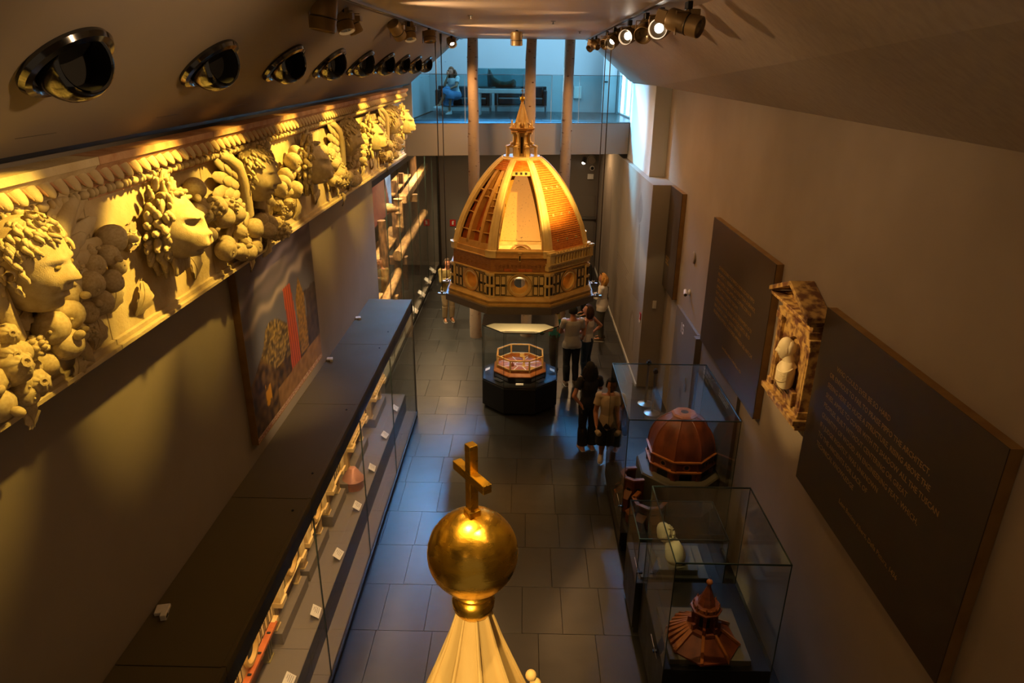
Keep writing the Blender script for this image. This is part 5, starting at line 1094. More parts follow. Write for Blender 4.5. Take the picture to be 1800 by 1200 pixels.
def person(label, loc, rz, J=None, h=1.72, female=False, skin=SKIN, clothes=(), hair=None, shoes='#cfc8bd', hyaw=0., hpitch=0., lcurl=.5, rcurl=.5, lf=None, rf_=None, group=None, vox=.009):
    j = {k: Vector(v) for k, v in BASE.items()}; j.update({k: Vector(v) for k, v in (J or {}).items()})
    t = thing('person', label, 'person', loc, rz, group); sc = h/1.72; t.scale = (sc, sc, sc)
    b = MB(); fw = .9 if female else 1.0
    # torso: stacked ellipses following pelvis - waist - chest - neck
    secs = []; sh = (j['rs'] - j['ls']).normalized(); hp = (j['rh'] - j['lh']).normalized()
    prof_ = [('pelvis',-.10,.10,.085),('pelvis',-.04,.155*(1.04 if female else 1),.112),('pelvis',.03,.150*(1.03 if female else .98),.110),('waist',0,.128*fw,.094),('waist',.09,.140*fw,.103),('chest',-.02,.158*fw,.115 + (.012 if female else 0)),('chest',.06,.165*fw,.108),('chest',.11,.150*fw,.088),('neck',-.03,.075,.065),('neck',.02,.056,.056)]
    for i, (k, dz, rx, ry) in enumerate(prof_):
        nx = ['pelvis','waist','chest','neck','head']; a = j[k]; q = j[nx[nx.index(k)+1]]; ax = (q - a).normalized() if k != 'neck' else (j['head'] - j['neck']).normalized()
        c = a + ax*dz; f = i/(len(prof_)-1); xd = hp.lerp(sh, f); xd = (xd - ax*xd.dot(ax)).normalized(); yd = ax.cross(xd)
        secs.append([c + xd*rx*cos(u) + yd*ry*sin(u) for u in [2*pi*m/20 for m in range(20)]])
    b.sweep(secs)
    capsule(b, j['neck'] - Vector((0,0,.03)), j['head'] - Vector((0,.01,.04)), .056, .052)
    for s in 'lr':
        S_ = j[s+'s']; b.sphere(S_, .058*fw, 12, 8); capsule(b, S_, j[s+'e'], .050*fw, .041*fw); capsule(b, j[s+'e'], j[s+'w'], .041*fw, .027*fw); capsule(b, j['chest'] + Vector((0,0,.10)), S_, .06*fw, .055*fw)
        d = (lf if s == 'l' else rf_) or (j[s+'w'] - j[s+'e']); hand(b, j[s+'w'], d, Vector((0,1,.2)) if abs(Vector(d).normalized().y) < .8 else Vector((1 if s == 'l' else -1, 0, .3)), lcurl if s == 'l' else rcurl)
        capsule(b, j[s+'h'], j[s+'k'], .088, .058); capsule(b, j[s+'k'], j[s+'a'], .057, .037); capsule(b, j[s+'a'], j[s+'t'], .036, .026)
    hm_ = Matrix.Translation(j['head']) @ R(pi/2 + hyaw) @ R(hpitch, 'Y'); hb = head('human', 36, 28); b.add(hb.v, hb.f, hm_ @ Sc(.108,.098,.122))
    me = b.mesh('tmp'); o = bpy.data.objects.new('tmp', me); C.objects.link(o); md = o.modifiers.new('r', 'REMESH'); md.mode = 'VOXEL'; md.voxel_size = vox; md = o.modifiers.new('s', 'SMOOTH'); md.factor = .5; md.iterations = 3
    bpy.context.view_layer.update(); bmh = bpy.data.meshes.new_from_object(o.evaluated_get(bpy.context.evaluated_depsgraph_get())); bpy.data.objects.remove(o)
    bmh.name = 'body'; bmh.materials.clear(); bmh.polygons.foreach_set('use_smooth', [True]*len(bmh.polygons)); link('body', bmh, skin, t)
    # clothing: shells grown from the body around chosen bones
    bones = dict(torso_low=('pelvis','waist'), torso=('waist','chest'), torso_up=('chest','neck'), necks=('neck','head'))
    for s in 'lr': bones.update({s+'arm': (s+'s',s+'e'), s+'fore': (s+'e',s+'w'), s+'thigh': (s+'h',s+'k'), s+'calf': (s+'k',s+'a'), s+'foot': (s+'a',s+'t')})
    bl = [(k, j[a], j[q] - j[a]) for k, (a, q) in bones.items()]; rad = {'torso_low':.12,'torso':.12,'torso_up':.11,'necks':.055,'larm':.048,'rarm':.048,'lthigh':.08,'rthigh':.08,'lcalf':.05,'rcalf':.05,'lfore':.035,'rfore':.035,'lfoot':.03,'rfoot':.03}
    vb = []
    for v in bmh.vertices:
        best = None
        for k, a, d in bl:
            u = (v.co - a).dot(d)/d.length_squared; uc = max(0, min(1, u)); dist = (v.co - a - d*uc).length/rad[k]
            if best is None or dist < best[0]: best = (dist, k, uc)
        if v.co.z > j['head'].z - .10 and (v.co - j['head']).length < .17: best = (0, 'head', 0)
        vb.append(best)
    for nm, m, spec, off, flare in clothes:
        sel = {}
        for i, (dd, k, u) in enumerate(vb):
            kk = 'arm' if k in ('larm','rarm') else 'fore' if k in ('lfore','rfore') else 'thigh' if k in ('lthigh','rthigh') else 'calf' if k in ('lcalf','rcalf') else k
            if 'hem' in spec and kk in ('torso_low', 'thigh') and (kk == 'torso_low' or spec['hem'][1] > 1):
                z = bmh.vertices[i].co.z - j['pelvis'].z
                if spec['hem'][0] <= z <= spec['hem'][1] and (kk == 'torso_low' or u < .5): sel[i] = (kk, 0 if kk == 'thigh' else u)
            elif kk in spec and spec[kk][0] <= u <= spec[kk][1]: sel[i] = (kk, u)
        idx = {}; vs = []
        for i, (kk, u) in sel.items():
            v = bmh.vertices[i]; ex = flare.get(kk, (0, 0)) if flare else (0, 0)
            n = noise.noise(Vector((v.co.x*9, v.co.y*9, v.co.z*5 + len(nm)))); idx[i] = len(vs); vs.append(v.co + v.normal*(off + ex[0] + (ex[1]-ex[0])*u + n*.009))
        fs = [tuple(idx[q] for q in p.vertices) for p in bmh.polygons if all(q in idx for q in p.vertices)]
        if not fs: continue
        cm = bpy.data.meshes.new(nm); cm.from_pydata(vs, [], fs); cm.polygons.foreach_set('use_smooth', [True]*len(cm.polygons)); co = link(nm, cm, m, t); sd = co.modifiers.new('thickness', 'SOLIDIFY'); sd.thickness = .006; sd.offset = 0
    for s in 'lr':
        a, q = j[s+'a'], j[s+'t']; d = (q - a); d.z = 0; d = d.normalized() if d.length > 1e-3 else Vector((0,1,0)); dz = (q - a).normalized()
        tilt = (q.z - (a.z - .055))/max(.1, (q-a).length); fwd = Vector((d.x, d.y, tilt)).normalized(); sd = fwd.cross(Vector((0,0,1))).normalized(); up = sd.cross(fwd); mx = Matrix((sd, fwd, up)).transposed().to_4x4(); mx.translation = a - up*.082
        sb = MB(); sb.sweep([[Vector((x*w_, y, z0 + z*hh)) for x, z in ((-1,0),(1,0),(1.05,.25),(.95,.6),(.5,1),(-.5,1),(-.95,.6),(-1.05,.25))] for y, w_, hh, z0 in ((-.085,.026,.06,.004),(-.07,.036,.095,0),(-.01,.038,.105,0),(.05,.042,.085,0),(.11,.045,.06,0),(.155,.038,.045,0),(.18,.018,.028,.004))], mx=mx); so = sb.build('shoe', cloth(shoes), t, smooth=60)
        MB().sweep([[Vector((x*w_, y, z)) for x, z in ((-1,0),(1,0),(1,.016),(-1,.016))] for y, w_ in ((-.09,.028),(-.06,.040),(.05,.046),(.12,.048),(.165,.040),(.187,.018))], mx=mx @ T(0,0,-.004)).build('sole', 'whitep', so)
    # face and hair
    for s in (-1, 1):
        MB().sphere((0,0,0), (.007,.012,.006), 8, 6, hm_ @ T(.083, s*.028, .012)).build('eye', 'ink', t, smooth=80); MB().sphere((0,0,0), (.005,.018,.003), 8, 5, hm_ @ T(.095, s*.029, .030)).build('eyebrow', cloth(hair[0]) if hair else 'ink', t, smooth=80)
    MB().sphere((0,0,0), (.006,.02,.007), 8, 6, hm_ @ T(.097, 0, -.060)).build('lips', cloth('#9a5646'), t, smooth=80)
    if hair:
        col, L, wav = hair; b = MB(); rr = random.Random(len(label))
        b.sphere((0,0,0), (.107,.092,.131), 28, 20, hm_ @ T(-.006,0,.010), lambda d: .62 if (d.x > .25 and d.z < .60) or (d.z < -.45) or (d.x > .05 and d.z < -.1 and L < .1) else 1 + .03*sin(9*atan2(d.y, d.x) + 4*d.z))
        if L > .1:
            hd = j['head']
            for i in range(26):
                a = pi/2 + hyaw + pi + (-1.45 + 2.9*i/25); p0 = hd + Vector((cos(a)*.092, sin(a)*.085, .05)); ln = L*rr.uniform(.85, 1.05); pts = []
                for k in range(8):
                    f = k/7; pts.append(p0 + Vector((cos(a)*(.032*sin(pi*min(1, f*1.4)) + wav*.02*sin(f*9+i)), sin(a)*(.032*sin(pi*min(1, f*1.4)) + wav*.02*cos(f*8+i*2)), -ln*f)))
                b.tube(pts, [.022,.026,.027,.026,.024,.021,.016,.007], 7)
        b.build('hair', cloth(col, .6), t, smooth=70)
    return t
TEE = dict(hem=(-.10, 9), torso=(0, 1), torso_up=(0, .80), arm=(0, .55)); TANK = dict(hem=(-.02, 9), torso=(0, 1), torso_up=(0, .62)); BLOUSE = dict(hem=(-.14, 9), torso=(0, 1), torso_up=(0, .8), arm=(0, 1), fore=(0, .9))
PANTS = dict(hem=(-9, .09), thigh=(0, 1), calf=(0, .95)); SHORTS = dict(hem=(-9, .09), thigh=(0, .92))
person('man with short black hair in white t-shirt and black trousers, seen from behind', (1.07, 13.62, 0), radians(8), dict(le=(-.235,.06,1.16), lw=(-.05,.22,1.14), re=(.235,.05,1.15), rw=(.14,.22,1.05)), 1.80,
    clothes=[('trousers', cloth('#15161c'), PANTS, .013, dict(calf=(.004,.012))), ('t_shirt', cloth('#b9b6b4'), TEE, .012, dict(torso_low=(.012,.004), thigh=(.014,.014), arm=(.002,.014)))], hair=('#120e0c', .05, 0), shoes='#6d5f55')
person('woman with long brown hair in pale sleeveless top and blue jeans, hands on hips', (1.43, 13.95, 0), radians(62), dict(re=(.36,-.16,1.18), rw=(.17,-.02,1.02), le=(-.33,-.05,1.17), lw=(-.16,.06,1.01)), 1.72, True, lf=(.6,.4,-.5), rf_=(-.6,.4,-.5),
    clothes=[('jeans', cloth('#2b3f58'), PANTS, .013, dict(calf=(.006,.016))), ('sleeveless_top', cloth('#c9c3b8'), TANK, .016, None)], hair=('#3a2113', .34, .4), shoes='#2a2522', hyaw=radians(15), hpitch=radians(-12))
person('woman with long black hair in black top and flared trousers, hand on hip', (1.20, 10.88, 0), radians(14), dict(le=(-.33,-.10,1.16), lw=(-.17,-.12,.96), re=(.25,.10,1.17), rw=(.09,.20,1.38)), 1.68, True, lf=(.3,.0,-.9), rf_=(-.2,.1,.9),
    clothes=[('trousers', cloth('#0e0e10'), PANTS, .014, dict(calf=(.004,.045))), ('black_top', cloth('#111113'), TEE, .016, dict(arm=(.0,.014)))], hair=('#0c0a0a', .50, .2), shoes='#b98d80')
person('man in beige t-shirt and black shorts walking towards the camera past the glass case', (1.47, 10.12, 0), radians(172), dict(lh=(-.088,0,.91), lk=(-.09,.14,.53), la=(-.09,.16,.10), lt=(-.10,.31,.06), rh=(.088,0,.91), rk=(.09,-.02,.50), ra=(.10,-.27,.20), rt=(.105,-.20,.08), le=(-.24,-.10,1.14), lw=(-.24,-.04,.90), re=(.23,.03,1.13), rw=(.20,.20,.97)), 1.74, skin=SKIN2,
    clothes=[('shorts', cloth('#131214'), SHORTS, .020, dict(thigh=(.010,.030))), ('t_shirt', cloth('#b3a184'), TEE, .012, dict(torso_low=(.014,.004), thigh=(.016,.016), arm=(.002,.016)))], hair=('#0f0c0b', .05, 0), shoes='#cfc9bd', hyaw=radians(10), hpitch=radians(2))
t = person('blonde woman in cream blouse with sunglasses on her hair, right of the dome', (2.0, 16.35, 0), radians(75), dict(re=(.20,.10,1.15), rw=(.06,.26,1.16), le=(-.20,.10,1.15), lw=(-.06,.26,1.18)), 1.74, True,
    clothes=[('jeans', cloth('#4c4c48'), PANTS, .012, None), ('blouse', cloth('#dedbd6'), BLOUSE, .015, dict(torso_low=(.02,.008), thigh=(.02,.02)))], hair=('#b98845', .30, .8), shoes='#3a332c')
MB().sphere((-.06,.055,1.74), (.034,.012,.02), 10, 8).sphere((.06,.055,1.74), (.034,.012,.02), 10, 8).tube([(-.09,.05,1.74),(0,.09,1.745),(.09,.05,1.74)], .005, 6).build('sunglasses', 'black', t, smooth=60)
bg = MB(); bg.box((.13,-.12,.92), (.20,.12,1.08)); bg.tube([(.165,-.10,1.08),(.02,-.13,1.40),(-.14,0,1.46),(-.03,.15,1.28),(.165,.10,1.08)], .008, 6); bg.build('shoulder_bag', 'leather', t, bevel=.0)
person('person in tan jacket and beige trousers standing behind the dome on the left', (-2.02, 17.6, 0), radians(200), dict(le=(-.2,.14,1.16), lw=(-.06,.25,1.25), re=(.2,.14,1.16), rw=(.06,.25,1.25)), 1.74,
    clothes=[('trousers', cloth('#8c7a5e'), PANTS, .016, dict(calf=(.006,.014))), ('jacket', cloth('#77683a'), BLOUSE, .020, None)], hair=('#3b2a1c', .05, 0), shoes='#7b5f42')
person('woman in turquoise top with black bag, seen through the octagonal glass case', (.72, 14.25, 0), radians(80), dict(re=(.21,.06,1.15), rw=(.12,.22,1.0), le=(-.22,.04,1.13), lw=(-.12,.24,1.06)), 1.68, True,
    clothes=[('trousers', cloth('#2a2118'), PANTS, .015, None), ('turquoise_top', cloth('#1f7f6c'), TANK, .018, None), ('scarf', cloth('#8f7a30'), dict(torso_up=(.3,1), necks=(0,.5)), .03, None)], hair=('#4a2a18', .30, .5), shoes='#35302b')
person('person in dark clothes standing far behind the dome on the right', (1.72, 18.2, 0), radians(110), None, 1.80, clothes=[('trousers', cloth('#101114'), PANTS, .015, None), ('jacket', cloth('#1c1c20'), BLOUSE, .025, None)], hair=('#1a120d', .05, 0), shoes='#1a1917')
SX, SY, SZ = -2.05, 20.80, 5.232
t = person('seated woman with curly hair, white t-shirt and blue skirt on the upstairs sofa', (SX, SY, SZ), radians(155), dict(pelvis=(0,-.05,.52), waist=(0,-.02,.67), chest=(0,.07,.85), neck=(0,.10,1.01), head=(0,.15,1.14), ls=(-.165,.08,.96), rs=(.165,.08,.96), re=(.15,.30,.78), rw=(.05,.28,1.02), le=(-.20,.22,.76), lw=(-.03,.34,.68),
    lh=(-.088,-.02,.50), lk=(-.10,.42,.50), la=(-.06,.40,.09), lt=(-.05,.55,.03), rh=(.088,-.02,.50), rk=(.0,.44,.58), ra=(.16,.60,.24), rt=(.22,.73,.20)), 1.70, True, rf_=(-.2,-.1,.9), rcurl=1.2,
    clothes=[('t_shirt', cloth('#d8dde0'), TEE, .018, None), ('skirt', cloth('#5f86ae'), dict(torso_low=(0,.5), thigh=(0,1)), .030, dict(thigh=(.0,.05)))], hair=('#6a4428', .36, 1.2), shoes='#e4e6e8', hpitch=radians(12))
b = MB(); b.grid(lambda u, v: (-.17+.34*u + .02*sin(v*9), .34 + .16*sin(pi*u) + .012*sin(u*26), .60 - .36*v), 20, 8); b.build('skirt_drape', cloth('#5f86ae'), t, smooth=60)
# ------------------------------------------------------------ birch trunks
def birch_mat():
    m = mat('birch_bark', '#93806f', .8, col2='#7d6c60', scale=3, stretch=(1,1,.5), bump=.2, bscale=20); nt = m.node_tree; b = nt.nodes['Principled BSDF']; src = b.inputs['Base Color'].links[0].from_socket
    tc = nt.nodes.new('ShaderNodeTexCoord'); mp = nt.nodes.new('ShaderNodeMapping'); mp.inputs['Scale'].default_value = (7, 7, 26); nt.links.new(tc.outputs['Object'], mp.inputs[0])
    n = nt.nodes.new('ShaderNodeTexNoise'); n.inputs['Scale'].default_value = 1.0; n.inputs['Detail'].default_value = 2; nt.links.new(mp.outputs[0], n.inputs['Vector'])
    r = nt.nodes.new('ShaderNodeMapRange'); r.inputs['From Min'].default_value = .66; r.inputs['From Max'].default_value = .72; nt.links.new(n.outputs['Fac'], r.inputs['Value'])
    mx = nt.nodes.new('ShaderNodeMix'); mx.data_type = 'RGBA'; mx.inputs['B'].default_value = (*lin('#4a352a'), 1); nt.links.new(src, mx.inputs['A']); nt.links.new(r.outputs[0], mx.inputs['Factor']); nt.links.new(mx.outputs['Result'], b.inputs['Base Color']); M['birch'] = m
birch_mat()
for i, (x, y, lb) in enumerate(((-1.20, 16.45, 'pale birch trunk left of the dome'), (.105, 16.6, 'pale birch trunk rising directly behind the lantern of the dome'), (.985, 17.05, 'pale birch trunk right of the dome'))):
    t = thing('birch_trunk', lb, 'tree trunk', (x, y, 0), 0, 'birch trunks before the balcony'); b = MB(); r = random.Random(i)
    b.tube([(r.uniform(-.012,.012), r.uniform(-.012,.012), z) for z in [k*(zc(y)-.004)/18 for k in range(19)]], [.150 - .0018*k + r.uniform(-.004,.004) for k in range(19)], 20); b.build('trunk', 'birch', t, smooth=70)
    for k in range(26):
        a = r.uniform(0, 2*pi); z = r.uniform(.3, 6.9); rr = .150 - .03*z/7; o = MB().sphere((0,0,0), (.010,.03,.016), 8, 6).build('knot', 'rustwood', t, loc=(rr*cos(a), rr*sin(a), z), rot=(0,0,a), smooth=80)
# ------------------------------------------------------------ air nozzles on the left slope
def slope_frame(y):
    a = Vector((-1.52, y, zc(y))); d = (Vector((-2.74, y, zl(y))) - a).normalized(); n = Vector((-d.z, 0, d.x)); n = n if n.x > 0 else -n; u = Vector((0, 1, 0)); return d, u, n
NOZ = [(3.31,.474),(4.84,.483),(6.33,.482),(7.81,.487),(9.28,.487),(10.8,.496),(12.32,.506),(13.82,.518),(15.38,.522)]
nz_ = None
FL = MB().lathe([(.335,-.03),(.345,.012),(.325,.04),(.285,.05),(.262,.03),(.250,-.03)], 48, Sc(1,.86,1), cap=False).mesh('flange', 40)
SK = MB().lathe([(.27,.010),(.24,.006),(.12,.005),(.001,.005)], 40, Sc(1,.86,1), cap=False).mesh('socket', 40)
def ball_nozzle():
    b = MB(); q = R(radians(-50), 'X') @ R(radians(-24), 'Y'); pr = [(.235*sin(a), -.235*cos(a)*.9) for a in [pi*.5*k/8 for k in range(9)]] + [(.226,.05),(.205,.11),(.178,.155),(.170,.16),(.160,.15)]
    b.lathe(pr, 36, q, cap=False); return b.mesh('nozzle', 50)
NZ = ball_nozzle(); q = R(radians(-50), 'X') @ R(radians(-24), 'Y'); BO = MB().lathe([(.164,.152),(.158,.12),(.14,.0),(.001,-.02)], 32, q, cap=False).mesh('bore', 50)
ORD = ['nearest the camera', 'second from the camera', 'third from the camera', 'fourth from the camera', 'fifth from the camera', 'fourth from the far end', 'third from the far end', 'second from the far end', 'last at the far end']
for i, (y, sf) in enumerate(NOZ):
    d, u, n = slope_frame(y); a = Vector((-1.52, y, zc(y))); L = (Vector((-2.74, y, zl(y))) - a).length
    t = thing('air_nozzle', f'dark chrome round air nozzle on the left slope, {ORD[i]}', 'air vent', (0,0,0), 0, 'air nozzles along the left slope')
    t.matrix_world = Matrix.Translation(a + d*L*sf + n*.016) @ Matrix((u, -d, n)).transposed().to_4x4(); t.scale = (.76, .76, .76)
    link('flange', FL, 'chrome', t); link('socket', SK, 'black', t); o = link('nozzle', NZ, 'chrome', t, (0, .015, .01)); link('bore', BO, 'blackm', o)
# ------------------------------------------------------------ lighting tracks and heads
for x, lb in ((-1.42, 'left lighting track fixed along the flat ceiling'), (1.22, 'right lighting track fixed along the flat ceiling')):
    t = thing('lighting_track', lb, 'lighting track', (x, 8.0, zc(8)), 0); b = MB()
    x1 = -1.47 if x < 0 else 1.36; x0 = -1.42 if x < 0 else 1.02
    for dx, nm, m, w_, hh in ((0, 'rail', 'black', .034, .02), (-.022, 'lip', 'steel', .006, .022), (.022, 'lip', 'steel', .006, .022)):
        vs = []
        for yy, xx in ((1.0, x0 - (x1-x0)*.3), (16.9, x1)): vs += [(xx-x+dx+s*w_/2, yy-8, zc(yy)-zc(8)-.001-k*hh) for s, k in ((-1,0),(1,0),(1,1),(-1,1))]
        MB().add(vs, [(0,1,2,3),(7,6,5,4),(0,4,5,1),(1,5,6,2),(2,6,7,3),(3,7,4,0)]).build(nm, m, t)
def lamp(x, y, tgt, lit, label, r=.075, L=.17, drop=.13, snoot=False):
    z = zc(y); t = thing('track_spotlight', label, 'spotlight', (x, y, z - .02), 0, 'spotlights on the ceiling tracks')
    MB().cbox((0,0,-.035), (.04,.11,.055)).build('adapter', 'black', t, bevel=.004); MB().cbox((.05,0,-.085), (.07,.09,.05)).build('driver_box', 'lamp', t, bevel=.004)
    MB().tube([(0,0,-.05),(0,0,-drop+.02)], .014, 8).cbox((-r-.008,0,-drop), (.008,.04,.16)).cbox((0,0,-drop+.085), (2*r+.02,.04,.008)).build('yoke', 'lamp', t)
    d = (Vector(tgt) - Vector((x, y, z-.02-drop))).normalized(); mx = T(0,0,-drop) @ d.to_track_quat('Z', 'Y').to_matrix().to_4x4()
    MB().lathe([(r*.55,-L*.62),(r*.92,-L*.60),(r,-L*.55),(r,-L*.02),(r*.97,0),(r,.01),(r,L*.42),(r*.93,L*.44),(r*.88,L*.35),(r*.80,L*.30)], 28, mx, cap=False).lathe([(.001,-L*.62),(r*.56,-L*.62)], 28, mx, cap=False).build('housing', 'lamp', t, smooth=35)
    MB().lathe([(r*.985,L*.02),(r*1.03,L*.03),(r*1.03,L*.06),(r*.985,L*.07)], 28, mx, cap=False).build('ring', 'black', t)
    MB().lathe([(.001,L*.12),(r*.42,L*.16),(r*.84,L*.33)], 24, mx, cap=False).build('reflector', 'lensoff', t, smooth=60)
    MB().lathe([(.001,L*.17),(r*.46,L*.18)], 20, mx, cap=False).build('lens', 'lens' if lit else 'lensoff', t)
    if snoot: MB().cbox((0,0,0), (.10,.10,.09), mx @ T(0,0,-L*.8)).build('rear_box', 'lamp', t, bevel=.006)
    return t
for i, (x, y, tg, lit, r, L, lb) in enumerate((
    (-1.56, 5.75, (-1.9, 5.6, 4.5), 0, .10, .24, 'largest bronze spotlight, nearest the viewer on the left track'),
    (-1.60, 6.55, (-.9, 6.0, 4.5), 1, .075, .20, 'bronze spotlight on the left track tipped right, second from the camera'),
    (-1.62, 6.95, (-.7, 7.1, 4.8), 0, .065, .20, 'slim bronze spotlight on the left track tucked behind its neighbour'),
    (-1.50, 8.65, (-.9, 10.2, 5.4), 0, .075, .20, 'bronze spotlight on the left track showing its round back'),
    (-1.44, 9.15, (-.9, 8.3, 4.5), 1, .075, .20, 'bronze spotlight on the left track aimed down, beside the round-backed one'),
    (-1.42, 10.9, (-1.2, 10.4, 4.5), 0, .095, .14, 'squat bronze spotlight on the left track above the dome cables'),
    (-1.42, 14.1, (-.6, 12.6, 5.0), 1, .085, .15, 'small lit spotlight at the far end of the left track'),
    (1.28, 14.6, (.3, 13.6, 6.0), 0, .075, .22, 'bronze spotlight at the far end of the right track, aimed left'),
    (1.26, 13.6, (2.2, 12.6, 6.3), 0, .07, .16, 'bronze spotlight turned away beside the last one of the right track'),
    (1.22, 11.4, (.3, 10.4, 6.0), 0, .085, .17, 'bronze spotlight on the right track seen from its closed side'),
    (1.18, 10.1, (.2, 9.0, 5.9), 1, .085, .26, 'long bronze spotlight on the right track, lit lens facing down left'),
    (1.14, 8.35, (-.1, 6.2, 6.2), 1, .085, .26, 'bronze spotlight on the right track with small lit lens facing left'),
    (1.12, 7.1, (.4, 5.6, 5.8), 0, .085, .22, 'bronze spotlight on the right track, dark body beside the bright lens'),
    (1.14, 6.45, (.3, 4.2, 6.35), 1, .085, .24, 'bronze spotlight on the right track with lens glaring at the camera'),
    (1.22, 5.75, (2.4, 4.9, 6.3), 0, .08, .26, 'nearest bronze spotlight of the right track, turned towards the wall'))): lamp(x, y, tg, lit, lb, r, L, .13 if x < 0 else .16, x > 0)
lamp(-.15, 11.3, (-.15, 11.6, 3.), 0, 'single dark spotlight hung from the middle of the ceiling', .085, .19, .14)
for x, y, lb in ((.32, 9.2, 'tiny sprinkler head on the right half of the ceiling'), (-.62, 8.2, 'tiny sprinkler head on the left half of the ceiling'), (.86, 12.2, 'tiny sprinkler head near the far right end of the ceiling')):
    t = thing('sprinkler_head', lb, 'sprinkler', (x, y, zc(y)-.001)); MB().lathe([(.03,0),(.03,-.006),(.012,-.008)], 14).build('plate', 'steel', t); MB().lathe([(.008,-.006),(.008,-.03),(.016,-.032),(.016,-.036)], 10).build('bulb', 'steel', t)
# ------------------------------------------------------------ balcony: glass rail, sofas, table, fragment
yb = lambda x: 16.95 + (x + 2.95)*.18
rail = thing('glass_balustrade', 'tall frameless glass balustrade along the edge of the upper balcony', 'balustrade', (0, 17.5, 5.212)); wp = wparts(rail)
xs = [-2.80, -1.45, -.05, .62, 1.30, 2.34]
for a, c in zip(xs, xs[1:]):
    wp(MB().add([(a+.004,yb(a),5.214),(c-.004,yb(c),5.214),(c-.004,yb(c)+.014,5.214),(a+.004,yb(a)+.014,5.214),(a+.004,yb(a),6.30),(c-.004,yb(c),6.30),(c-.004,yb(c)+.014,6.30),(a+.004,yb(a)+.014,6.30)], [(0,3,2,1),(4,5,6,7),(0,1,5,4),(1,2,6,5),(2,3,7,6),(3,0,4,7)]), 'glass_pane', 'glassg', None)
    wp(MB().cbox((c, yb(c)+.007, 5.757), (.010,.016,1.086)), 'pane_joint', 'pale', None)
wp(MB().add([(-2.8,yb(-2.8)-.004,6.30),(2.34,yb(2.34)-.004,6.30),(2.34,yb(2.34)+.018,6.30),(-2.8,yb(-2.8)+.018,6.30),(-2.8,yb(-2.8)-.004,6.312),(2.34,yb(2.34)-.004,6.312),(2.34,yb(2.34)+.018,6.312),(-2.8,yb(-2.8)+.018,6.312)], [(0,3,2,1),(4,5,6,7),(0,1,5,4),(1,2,6,5),(2,3,7,6),(3,0,4,7)]), 'top_edge', 'steel', None)
struct(MB().box((-2.86, 16.86, 5.2), (-2.66, 16.95, 6.12)).build('trim_3', 'pale'))
def sofa(x, y, w_, label):
    t = thing('leather_sofa', label, 'sofa', (x, y, 5.232), 0, 'black leather sofas upstairs'); n = max(1, round(w_/.75))
    for i in range(n): MB().box((-w_/2+.10+i*(w_-.2)/n, -.36, .24), (-w_/2+.10+(i+1)*(w_-.2)/n-.01, .26, .43)).build('seat_cushion', 'leather', t, bevel=.03); MB().box((-w_/2+.10+i*(w_-.2)/n, .20, .42), (-w_/2+.10+(i+1)*(w_-.2)/n-.01, .36, .74)).build('back_cushion', 'leather', t, bevel=.03)
    for s in (-1, 1): MB().box((s*w_/2 - (0 if s < 0 else .10), -.40, .20), (s*w_/2 + (.10 if s < 0 else 0), .40, .64)).build('armrest', 'leather', t, bevel=.02)
    MB().box((-w_/2, .34, .2), (w_/2, .42, .74)).build('back', 'leather', t, bevel=.02); MB().box((-w_/2, -.40, .17), (w_/2, .40, .22)).build('frame', 'steel', t)
    for sx in (-1, 1):
        for sy in (-1, 1): MB().cbox((sx*(w_/2-.03), sy*.36, .085), (.035,.035,.17)).build('leg', 'steel', t)
sofa(-1.82, 21.30, 1.60, 'black leather sofa with the seated woman at its left end'); sofa(-.15, 21.75, 1.55, 'black leather sofa behind the white display table')
tb2 = thing('display_table', 'white display table on the upper balcony carrying a gnarled fragment', 'table', (-.60, 20.4, 5.232)); MB().box((-.75,-.30,.58), (.80,.30,.70)).build('tabletop', 'whitep', tb2, bevel=.01); MB().box((-.68,-.25,.70), (.72,.25,.715)).build('dark_mat', 'black', tb2)
for sx in (-.70, .75): MB().box((sx-.03,-.28,0), (sx+.03,.28,.58)).build('leg', 'whitep', tb2)
for nm, a, c in (('glass_side', (-.74,-.29,.716), (.79,-.284,1.22)), ('glass_side', (-.74,.284,.716), (.79,.29,1.22)), ('glass_side', (-.746,-.29,.716), (-.74,.29,1.22)), ('glass_side', (.79,-.29,.716), (.796,.29,1.22)), ('glass_top', (-.746,-.29,1.222), (.796,.29,1.23))): MB().box(a, c).build(nm, 'glassg', tb2)
fr_ = thing('gnarled_fragment', 'gnarled brown boat-shaped fragment on the white display table', 'sculpture', (-.70, 20.4, 5.950)); b = MB(); r = random.Random(2)
b.sweep([[Vector((x, .16*cos(u)*w_, .02 + max(0, hh*(.5+.5*sin(u))) + .015*r.uniform(-1,1))) for u in [2*pi*k/12 for k in range(12)]] for x, w_, hh in ((-.34,.3,.46),(-.30,.7,.44),(-.20,1,.26),(-.05,1,.16),(.10,1,.13),(.25,.95,.17),(.36,.8,.22),(.42,.4,.16))]); b.build('body', 'rustwood', fr_, smooth=50); MB().tube([(-.34,0,.02),(-.36,0,.30),(-.34,0,.50)], [.03,.03,.015], 8).build('prow', 'rustwood', fr_, smooth=60)
t = thing('wall_box', 'white square box low on the blue back wall of the balcony', 'box', (1.60, 22.58, 5.62)); MB().box((-.12,-.08,0), (.12,.015,.36)).build('housing', 'whitep', t, bevel=.01); MB().box((-.10,-.085,.02), (.10,-.08,.34)).build('cover', 'card', t)
